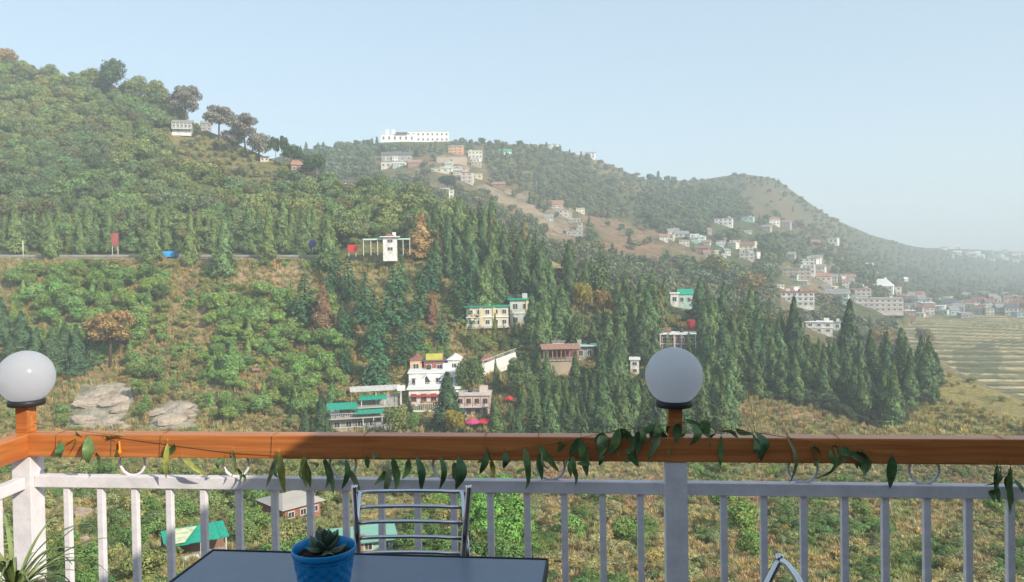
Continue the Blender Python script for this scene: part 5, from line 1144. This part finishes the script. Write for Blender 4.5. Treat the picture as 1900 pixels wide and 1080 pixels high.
# side railing running back towards the viewer on the left
o_s = empty('terrace_railing', (pL.x, pL.y, 0), ANG - math.pi / 2 + R(2), 'short side railing with wooden handrail leaving the left corner post towards the viewer', 'railing')
hb = MB(); hb.box((1.6 + .04, 0, ZH - .002), (3.2, HW, HH), bev=.006); hb.obj('handrail', WOOD, o_s)
hb = MB(); hb.box((1.6 + .05, 0, ZM), (3.2, .045, .050), bev=.003); hb.obj('mid_rail', PAINT, o_s)
for k in range(22): link('baluster', bmesh_b, o_s, (.05 + .142 * (k + 1), 0, (zb0 + zb1) / 2), None, (1, 1, zb1 - zb0))
# globe lamps
GLOBE = bpy.data.materials.new('opal_globe'); GLOBE.use_nodes = True; b = GLOBE.node_tree.nodes['Principled BSDF']
b.inputs['Base Color'].default_value = (.66, .67, .70, 1); b.inputs['Roughness'].default_value = .16; b.inputs['Subsurface Weight'].default_value = .35; b.inputs['Subsurface Scale'].default_value = .05; b.inputs['Subsurface Radius'].default_value = (1, 1, 1)
_nt = GLOBE.node_tree; _tr = nn(_nt, 'ShaderNodeBsdfTranslucent'); _tr.inputs['Color'].default_value = (.92, .93, .97, 1); _mx = nn(_nt, 'ShaderNodeMixShader'); _mx.inputs['Fac'].default_value = .68
_nt.links.new(b.outputs[0], _mx.inputs[1]); _nt.links.new(_tr.outputs[0], _mx.inputs[2]); _nt.links.new(_mx.outputs[0], _nt.nodes['Material Output'].inputs['Surface']); b.inputs['Subsurface Weight'].default_value = 0
BLACKP = mat('black_plastic', (.03, .03, .035), .45, .1, 5)
def lamp(sx, label):
    base = Vector((pL.x, pL.y, 0)) + dv * sx; o = empty('globe_lamp', (base.x, base.y, ZH + .05 + .116), ANG, label, 'lamp', 'globe lamps on the railing posts')
    b = MB(); b.lathe([(.0001, 0), (.070, 0), (.074, .004), (.074, .022), (.069, .026), (.0001, .027)], 40); b.obj('lamp_collar', BLACKP, o)
    rG = .116; cz = .024 + rG * .87; pr = [(rG * math.sin(a), cz - rG * math.cos(a)) for a in [math.acos(.87) + (math.pi - math.acos(.87)) * k / 40 for k in range(41)]]; pr[-1] = (.0001, pr[-1][1])
    MB().lathe(pr, 64).obj('globe', GLOBE, o, True); return o
lamp(0, 'white opal globe lamp in sunlight on the left corner post'); o = lamp(sM, 'grey shaded opal globe lamp on the middle railing post')
cb = MB(); cb.tube([(-.078, -.03, .005), (-.075, -.035, -.012), (-.045, -.045, -.032), (-.026, -.04, -.042)], .0022, 6); cb.obj('cable', PAINT, o)

# garland of hanging leaves on a thread
GL = [mat('garland_leaf_dark', (.075, .16, .06), .45, .25, 30), mat('garland_leaf_mid', (.15, .25, .09), .45, .25, 30), mat('garland_leaf_yellow', (.36, .38, .10), .5, .25, 30), mat('garland_leaf_pale', (.22, .28, .14), .5, .25, 30)]
THREAD = mat('thread', (.30, .16, .06), .9, .1, 20)
gar = empty('leaf_garland', (pL.x, pL.y, 0), ANG, 'thread garland of hanging mango like leaves tied along the handrail', 'garland')
def gp_(px, py, off=.062):
    r = ray(px, py); q0 = pL + nv * off; t = ((q0 - EYE).dot(nv)) / r.dot(nv); q = EYE + r * t; d = q - Vector((pL.x, pL.y, 0)); return Vector((d.dot(dv), -off, q.z))
def leaf(px, py, L, w, lean, mi, off=.066, curl=.25, twist=0.0, seed=0):
    """px,py: top in the photo; L, w lengths in photo pixels; lean: horizontal drift of the tip in px"""
    a = gp_(px, py, off); tip = gp_(px + lean, py + math.sqrt(max(4, L * L - lean * lean)), off); k = 3.25 / FP; W = w * k * .62; d = tip - a; n = 9
    side = Vector((math.cos(twist), math.sin(twist), 0)); 
    if abs(d.normalized().dot(side)) > .75: side = Vector((0, .3, 1)).normalized()
    side = (side - d.normalized() * side.dot(d.normalized())).normalized(); nor = d.normalized().cross(side); b = MB(); rows = []
    rs = random.Random(seed); wob = rs.uniform(-1, 1)
    for i in range(n + 1):
        t = i / n; wd = W * (math.sin(math.pi * t ** .8) ** .85) * (1 - .15 * t) + .0008; c = a + d * t + nor * (curl * .05 * math.sin(t * math.pi) ) + side * wob * .006 * math.sin(t * 5)
        fold = .35 * wd
        rows.append([b.bm.verts.new(c - side * wd + nor * fold * (1 + .3 * math.sin(t * 14 + seed))), b.bm.verts.new(c), b.bm.verts.new(c + side * wd + nor * fold * (1 + .3 * math.sin(t * 12 + seed * 2)))])
    for r0_, r1_ in zip(rows, rows[1:]):
        for j in (0, 1): f = b.bm.faces.new((r0_[j], r0_[j + 1], r1_[j + 1], r1_[j])); f.smooth = True
    b.tube([a + Vector((0, .002, .018)), a], .0012, 5)
    return b.obj('leaf', GL[mi], gar)
leaves = [(113, 820, 30, 20, 2, 0), (140, 800, 58, 16, 8, 3), (163, 810, 50, 26, 4, 1), (195, 808, 46, 14, 22, 3), (178, 838, 36, 12, -4, 1), (311, 822, 66, 13, -2, 2), (338, 850, 56, 12, 46, 2), (433, 838, 48, 12, -4, 3), (440, 868, 28, 10, 2, 1), (516, 842, 66, 12, -22, 3), (519, 842, 74, 18, 10, 2), (564, 846, 60, 20, 4, 2), (570, 860, 46, 14, 6, 1), (603, 850, 70, 18, 14, 1), (600, 852, 56, 16, 2, 0), (641, 850, 58, 14, -4, 0), (648, 870, 52, 14, 20, 3), (681, 846, 24, 12, 2, 0),
 (730, 850, 62, 22, 2, 1), (722, 870, 46, 16, -6, 3), (772, 846, 66, 18, 12, 0), (760, 852, 40, 18, -16, 1), (816, 846, 62, 14, 2, 0), (850, 846, 62, 26, -2, 0), (903, 838, 44, 16, -12, 0), (912, 852, 36, 12, 4, 2), (936, 838, 32, 16, 0, 0), (972, 830, 66, 16, 12, 1), (977, 868, 40, 12, -4, 0), (998, 826, 64, 16, 40, 1), (1000, 842, 50, 14, 6, 0), (1038, 820, 44, 26, 10, 1), (1056, 858, 44, 14, 10, 0), (1062, 846, 34, 12, 4, 1), (1078, 812, 40, 20, -22, 0), (1078, 816, 70, 22, 12, 1), (1118, 802, 42, 34, -2, 1), (1113, 840, 24, 12, 0, 0), (1148, 795, 52, 22, -18, 1), (1152, 794, 56, 40, 18, 1), (1170, 840, 30, 16, 14, 0), (1185, 800, 44, 20, -4, 0), (1224, 790, 70, 18, -22, 3), (1226, 798, 50, 16, 12, 1), (1216, 788, 34, 16, -28, 0), (1262, 786, 34, 20, -12, 0), (1285, 783, 44, 22, -4, 1), (1300, 782, 36, 22, 16, 3), (1270, 778, 44, 10, 40, 0), (1340, 800, 38, 12, 30, 1), (1338, 808, 62, 12, -2, 1), (1365, 796, 36, 12, 34, 0), (1400, 800, 52, 24, 6, 0), (1408, 820, 36, 16, 4, 0), (1461, 812, 84, 9, 6, 3), (1512, 828, 38, 28, -2, 1), (1548, 828, 70, 12, -34, 1), (1550, 826, 26, 18, 0, 1), (1570, 838, 40, 14, 34, 0), (1600, 838, 44, 26, 4, 0), (1612, 850, 32, 24, -10, 1), (1655, 845, 62, 22, -4, 0), (1842, 862, 42, 16, -14, 0), (1850, 862, 64, 11, -2, 0), (1848, 900, 34, 12, 6, 1), (1875, 865, 90, 12, -1, 1), (1872, 880, 56, 14, 4, 0)]
for k, (x, y, L_, w_, ln, mi) in enumerate(leaves): leaf(x, y, L_, w_ * .66, ln, mi, seed=k, twist=random.Random(k).uniform(-.5, .5), curl=random.Random(k).uniform(-.9, .9))
rl_ = random.Random(21)
for k, (x, y, L_, w_, ln, mi) in enumerate(leaves):
    if (x > 880 and rl_.random() < .75) or rl_.random() < .3:
        leaf(x + rl_.uniform(-14, 14), y + rl_.uniform(-4, 14), L_ * rl_.uniform(.45, .8), w_ * rl_.uniform(.4, .75), rl_.uniform(-26, 26), rl_.choice([0, 1, 1, 3]), seed=k + 100, off=rl_.uniform(.058, .085), twist=rl_.uniform(-1.3, 1.3), curl=rl_.uniform(-1, 1))
tp = [(64, 786), (120, 795), (200, 806), (311, 822), (433, 838), (515, 843), (603, 850), (730, 850), (850, 846), (936, 838), (1038, 820), (1118, 804), (1200, 792), (1222, 790), (1285, 782), (1340, 800), (1400, 802), (1461, 812), (1548, 826), (1655, 845), (1750, 855), (1850, 862), (1950, 862), (2050, 858)]
tb = MB(); tb.tube([gp_(x, y, .060) for x, y in tp], .0016, 5); tb.obj('thread', THREAD, gar)
for x in (120, 222, 311, 515, 681, 903, 1000, 1461, 1550, 1850):
    q = gp_(x, 815, .0); q.z = ZH; lp = MB(); lp.tube([(q.x, -.060, q.z - .04), (q.x, -.0535, q.z + .048), (q.x, -.03, q.z + .053), (q.x, .022, q.z + .053), (q.x, .030, q.z + .04)], .0013, 5, False); lp.obj('thread_loop', THREAD, gar)
q = gp_(222, 838, .064); tb = MB(); tb.tube([q + Vector((0, 0, .045)), q + Vector((0, 0, .01)), q, q - Vector((0, 0, .018))], [.003, .004, .009, .004], 8); tb.obj('orange_ribbon', mat('orange_ribbon', (.85, .32, .02), .7, .2, 40), gar)

# table
tL = pt_z(396, 1020, .75); tRr = pt_z(1014, 1037, .75); tv = (tRr - tL); tw = tv.length; ta = math.atan2(tv.y, tv.x)
tab = empty('dining_table', ((tL.x + tRr.x) / 2, (tL.y + tRr.y) / 2, 0), ta, 'dark blue topped table in the shade before the railing', 'table')
TOPM = mat('blue_laminate', (.080, .112, .175), .28, .12, 2.2, 0, spec=.5, c2=(.115, .15, .21))
EDGE = mat('black_edging', (.03, .03, .035), .5, .1, 5)
MB().box((0, -.38, .735), (tw, .76, .025), bev=.003).obj('table_top', TOPM, tab)
eb = MB(); eb.box((0, .0035, .735), (tw + .012, .006, .031), bev=.002); eb.box((0, -.7635, .735), (tw + .012, .006, .031), bev=.002); eb.box((tw / 2 + .0035, -.38, .735), (.006, .76, .031), bev=.002); eb.box((-tw / 2 - .0035, -.38, .735), (.006, .76, .031), bev=.002); eb.obj('edging', EDGE, tab)
STEEL = bpy.data.materials.new('polished_steel'); STEEL.use_nodes = True; b = STEEL.node_tree.nodes['Principled BSDF']; b.inputs['Base Color'].default_value = (.62, .62, .64, 1); b.inputs['Metallic'].default_value = 1; b.inputs['Roughness'].default_value = .14
for sx in (-1, 1):
    for y in (-.08, -.68): MB().tube([(sx * (tw / 2 - .08), y, 0), (sx * (tw / 2 - .08), y, .722)], .02, 12).obj('leg', STEEL, tab)
# steel chairs
def steel_chair(loc, rz, label, hback=.93, w=.40):
    c = empty('steel_chair', loc, rz, label, 'chair', 'polished steel chairs on the terrace')
    # local: backrest at y=+.2, seat towards -y
    for s in (-1, 1):
        xt, xb = s * w / 2, s * (w / 2 - .03)
        MB().tube([(xb * 1.02, .24, 0), (xb, .19, .42), (xb, .20, .55), (xt, .255, hback - .012), (xt * .995, .257, hback)], .011, 12).obj('back_post', STEEL, c)
        MB().tube([(s * (w / 2 + .028 - .0), .225, .43), (s * (w / 2 + .01), .215, .55), (xt + s * -.021, .250, hback - .02)], .008, 10).obj('side_rod', STEEL, c)
        MB().tube([(s * (w / 2 - .02), -.2, 0), (s * (w / 2 - .03), -.19, .44)], .012, 12).obj('leg', STEEL, c)
    for k in range(5):
        z = hback - .024 - k * .0485; f = (z - .55) / (hback - .55); x = (w / 2) * f + (w / 2 - .03) * (1 - f); y = .20 + .055 * f
        MB().tube([(-x, y, z), (-x * .5, y + .012, z), (0, y + .016, z), (x * .5, y + .012, z), (x, y, z)], .0065, 10).obj('back_bar', STEEL, c)
    MB().box((0, 0, .45), (w, .42, .035), bev=.012).obj('seat', mat('seat_cushion', (.05, .05, .06), .7, .1, 6), c); return c
cl = pt_z(754, 905, .905); steel_chair((cl.x, cl.y - .245, 0), ANG * .6, 'polished steel chair with bar back pushed under the far side of the table', .912, .383)
# second chair at the lower right: only its curved top corner is in view
tp_ = pt(1446, 1036, 2.05)
c2 = empty('steel_chair', (tp_.x + .26, tp_.y - .34, 0), R(-52), 'polished steel chair of which only a curved corner shows at the lower right', 'chair', 'polished steel chairs on the terrace')
g_ = lambda x, y, Y: c2_inv @ pt(x, y, Y)
bpy.context.view_layer.update(); c2_inv = c2.matrix_world.inverted()
MB().tube([g_(1410, 1110, 1.98), g_(1425, 1080, 2.0), g_(1440, 1050, 2.04), g_(1446, 1038, 2.05)], .0095, 12).obj('back_post', STEEL, c2)
MB().tube([g_(1446, 1037, 2.05), g_(1453, 1041, 2.04), g_(1464, 1052, 1.98), g_(1480, 1073, 1.92), g_(1500, 1110, 1.84), g_(1530, 1180, 1.78)], .0095, 12).obj('top_bar', STEEL, c2)
MB().lathe([(.0001, -.016), (.010, -.014), (.0125, 0), (.010, .011), (.0001, .014)], 14).obj('end_cap', STEEL, c2, loc=g_(1446, 1036, 2.05))
z_ = g_(1410, 1110, 1.98); y_ = g_(1530, 1180, 1.78)
for (a, nm) in ((z_, 'leg'), (y_, 'leg')): MB().tube([a, (a.x, a.y, .45), (a.x * .95, a.y, 0)], .012, 10).obj(nm, STEEL, c2)
MB().box(((z_.x + y_.x) / 2, (z_.y + y_.y) / 2 - .2, .45), (.4, .4, .035), bev=.012).obj('seat', mat('seat_cushion', (.05, .05, .06), .7, .1, 6), c2)

# blue pot with a succulent
pc = pt(601, 1013, 2.10); rT = 59 / FP * 2.10 
pot = empty('flower_pot', (pc.x, pc.y, .7476), 0.2, 'bright blue plastic flower pot with embossed lozenges standing on the table', 'flower pot')
HP = pc.z - .7476; BLUE = mat('blue_plastic', (.003, .24, .58), .32, .06, 6, spec=.5)
def emb(t, z):
    if z < .015 or z > HP - .022: return 1
    u = t * 14 / 6.2832; v = z / .026; return 1 + .055 * (abs(((u + v) % 1) - .5) + abs(((u - v) % 1) - .5) - .5)
nz_ = 36; prof = [(.0001, 0), (rT * .66, 0)] + [(rT * (.68 + .27 * (k / nz_) ** .75), HP * .86 * k / nz_ + .004) for k in range(nz_ + 1)] + [(rT * .985, HP * .88), (rT * 1.0, HP * .90), (rT * 1.0, HP - .002), (rT * .985, HP), (rT * .955, HP - .003), (rT * .93, HP - .03), (rT * .90, HP - .05)]
b = MB(); b.lathe(prof, 160, fn=emb); b.obj('pot', BLUE, pot)
SOIL = mat('potting_soil', (.035, .026, .020), .95, .4, 60, 1.0); b = MB(); n = 40; rng_ = random.Random(4)
b.lathe([(.0001, HP - .020), (rT * .3, HP - .016), (rT * .6, HP - .024), (rT * .93, HP - .028)], 40, fn=lambda t, z: 1 + .03 * math.sin(t * 9)); b.obj('soil', SOIL, pot)
peb = MB()
for k in range(60):
    a, r_, s = rng_.uniform(0, 6.28), rT * .85 * math.sqrt(rng_.random()), rng_.uniform(.002, .006); peb.box((r_ * math.cos(a), r_ * math.sin(a), HP - .020), (s, s * 1.3, s), rot=Matrix.Rotation(rng_.uniform(0, 3), 3, 'Z') @ Matrix.Rotation(rng_.uniform(0, 1), 3, 'X'))
q = peb.obj('soil_lumps', mat('soil_lump', (.10, .045, .035), .9, .3, 30), pot); q['kind'] = 'stuff'
suc = empty('succulent', (pc.x + .004, pc.y, .7476 + HP - .022), .3, 'small grey green rosette succulent growing in the blue pot', 'plant')
SUCM = mat('succulent_leaf', (.12, .18, .10), .5, .25, 40, c2=(.07, .10, .07))
def sleaf(base, az, el, L, w):
    b = MB(); d = Vector((math.cos(az) * math.cos(el), math.sin(az) * math.cos(el), math.sin(el))); s = Vector((-math.sin(az), math.cos(az), 0)); n = d.cross(s); rows = []; N = 8
    for i in range(N + 1):
        t = i / N; wd = w * (math.sin(math.pi * min(1, .12 + t * .88)) ** .6) * (.55 + .75 * t) * (1 if t < .85 else .8); th = w * .35 * (1 - t * .6); c = base + d * L * t + Vector((0, 0, 1)) * (L * .25 * t * t)
        if i == N: wd *= .15; th *= .2
        rows.append([b.bm.verts.new(c + s * wd * math.cos(a) + n * th * math.sin(a) + n * wd * .25 * abs(math.cos(a)) * -1) for a in [6.2832 * k / 10 for k in range(10)]])
    for r0_, r1_ in zip(rows, rows[1:]):
        for k in range(10): f = b.bm.faces.new((r0_[k], r0_[(k + 1) % 10], r1_[(k + 1) % 10], r1_[k])); f.smooth = True
    b.bm.faces.new(rows[-1]); return b.obj('leaf', SUCM, suc)
MB().tube([(0, 0, -.01), (0, 0, .03)], .006, 8).obj('stem', SUCM, suc)
for k in range(16):
    lev = k / 15; az = 2.39996 * k; sleaf(Vector((math.cos(az) * .006, math.sin(az) * .006, .006 + .028 * lev)), az, .05 + 1.0 * lev + .3 * math.sin(k * 2.7), .050 - .014 * lev, .0185 - .004 * lev)

# spiky plant at the lower left
SPM = mat('spider_leaf', (.30, .36, .15), .45, .3, 12, c2=(.13, .19, .06)); cb_ = pt(28, 1105, 2.55)
sp = empty('spiky_plant', (cb_.x, cb_.y, cb_.z), 0, 'potted spiky plant with long arching narrow leaves at the lower left', 'plant'); rs = random.Random(8)
def blade(az, L, el, w, nm='leaf', droop=.8):
    b = MB(); rows = []; N = 12; p = Vector((0, 0, 0)); e = el; st = L / N; s = Vector((-math.sin(az), math.cos(az), 0))
    for i in range(N + 1):
        t = i / N; wd = w * (.5 + .5 * min(1, t * 5)) * (1 - t) ** .45 + .0004; up = Vector((0, 0, wd * .5))
        rows.append([b.bm.verts.new(p - s * wd + up), b.bm.verts.new(p), b.bm.verts.new(p + s * wd + up)])
        p = p + Vector((math.cos(az) * math.cos(e), math.sin(az) * math.cos(e), math.sin(e))) * st; e -= droop * 2.2 / N * (.4 + t)
    for r0_, r1_ in zip(rows, rows[1:]):
        for j in (0, 1): f = b.bm.faces.new((r0_[j], r0_[j + 1], r1_[j + 1], r1_[j])); f.smooth = True
    return b.obj(nm, SPM, sp)
for k in range(58): blade(rs.uniform(0, 6.28), rs.uniform(.20, .36), rs.uniform(.25, 1.45), rs.uniform(.005, .0095), droop=rs.uniform(.5, 1.3))
blade(.45, .33, 1.0, .010, droop=.35); blade(.15, .36, .85, .010, droop=.5); blade(-.6, .30, .5, .009, droop=.4)
pt2 = empty('plant_pot', (cb_.x, cb_.y, cb_.z - .26), 0, 'pot of the spiky plant beneath the lower left corner', 'flower pot'); b = MB(); b.lathe([(.0001, 0), (.09, 0), (.13, .22), (.14, .225), (.14, .25), (.125, .25), (.12, .22), (.0001, .22)], 32); b.obj('pot', TERRA, pt2)
st = empty('plant_stand', (cb_.x, cb_.y, 0), 0, 'low wooden stand carrying the spiky plant pot', 'stand'); zt_ = cb_.z - .262; cube('top', WOOD, st, (0, 0, zt_ - .015), (.3, .3, .03))
for x in (-.12, .12):
    for y in (-.12, .12): cube('leg', WOOD, st, (x, y, (zt_ - .03) / 2), (.035, .035, zt_ - .03))

# terrace floor, roof and house wall behind the viewer (they cast the shade over the table)
M4 = Matrix.Translation((pL.x, pL.y, 0)) @ Matrix.Rotation(ANG, 4, 'Z')
def setting(name, m, c, size, rz=0.0):
    o = MB().box((0, 0, 0), size).obj(name, m); o.matrix_world = M4 @ Matrix.Translation(c) @ Matrix.Rotation(rz, 4, 'Z'); o['kind'] = 'structure'; return o
setting('terrace_floor', mat('terrace_tiles', (.17, .16, .15), .5, .1, 2), (4.0, -3.0, -.11), (8.6, 6.4, .22)); setting('house_walls', WHITE, (4.5, -2.6, -6.4), (6.6, 5.4, 12.3))
setting('house_front_wall', mat('house_plaster', (.21, .195, .19), .9, .1, 1), (4.2, -5.6, 1.5), (9.5, .25, 3.0)); setting('house_side_wall', mat('house_plaster', (.21, .195, .19), .9, .1, 1), (8.4, -2.7, 1.5), (.25, 5.4, 3.0))
setting('sky_block_wall', mat('house_plaster', (.21, .195, .19), .9, .1, 1), (-5.2, -9.0, 2.0), (9.0, .3, 9.0))  # unseen wall added to keep sky light from the back left off the railing
# roof whose left edge throws the shade line on the handrail
hR = 3.0; e1 = onrail(664, 822); S_ = Vector((pL.x, pL.y, 0)) + dv * e1[0]; S_.z = ZH; q1 = S_ + nv * .05 + SUN_DIR * ((hR - ZH) / SUN_DIR.z)
e_dir = (Matrix.Rotation(R(-12), 3, 'Z') @ nv).normalized(); e_dir = Vector((e_dir.x, e_dir.y, 0)).normalized()
pr_ = Vector((-e_dir.y, e_dir.x, 0)); pr_ = pr_ if pr_.x > 0 else -pr_
near_ = q1 - e_dir * .55; far_ = q1 + e_dir * 6.0
rb = MB(); zz = hR; A0, A1 = near_, far_; A2, A3 = far_ + pr_ * 7.5, near_ + pr_ * 7.5
bm = rb.bm; lo_ = [bm.verts.new((p.x, p.y, zz)) for p in (A0, A1, A2, A3)]; hi_ = [bm.verts.new((p.x, p.y, zz + .18)) for p in (A0, A1, A2, A3)]
bm.faces.new(lo_); bm.faces.new(hi_[::-1])
for i in range(4): bm.faces.new((lo_[i], hi_[i], hi_[(i + 1) % 4], lo_[(i + 1) % 4]))
o = rb.obj('terrace_roof', CONC); o['kind'] = 'structure'
print('ROOF', near_, far_, 'nC', nC, 'ind', len(ind), 'rest', len(rest), 'nb', nb, 'scene objs', len(bpy.data.objects))
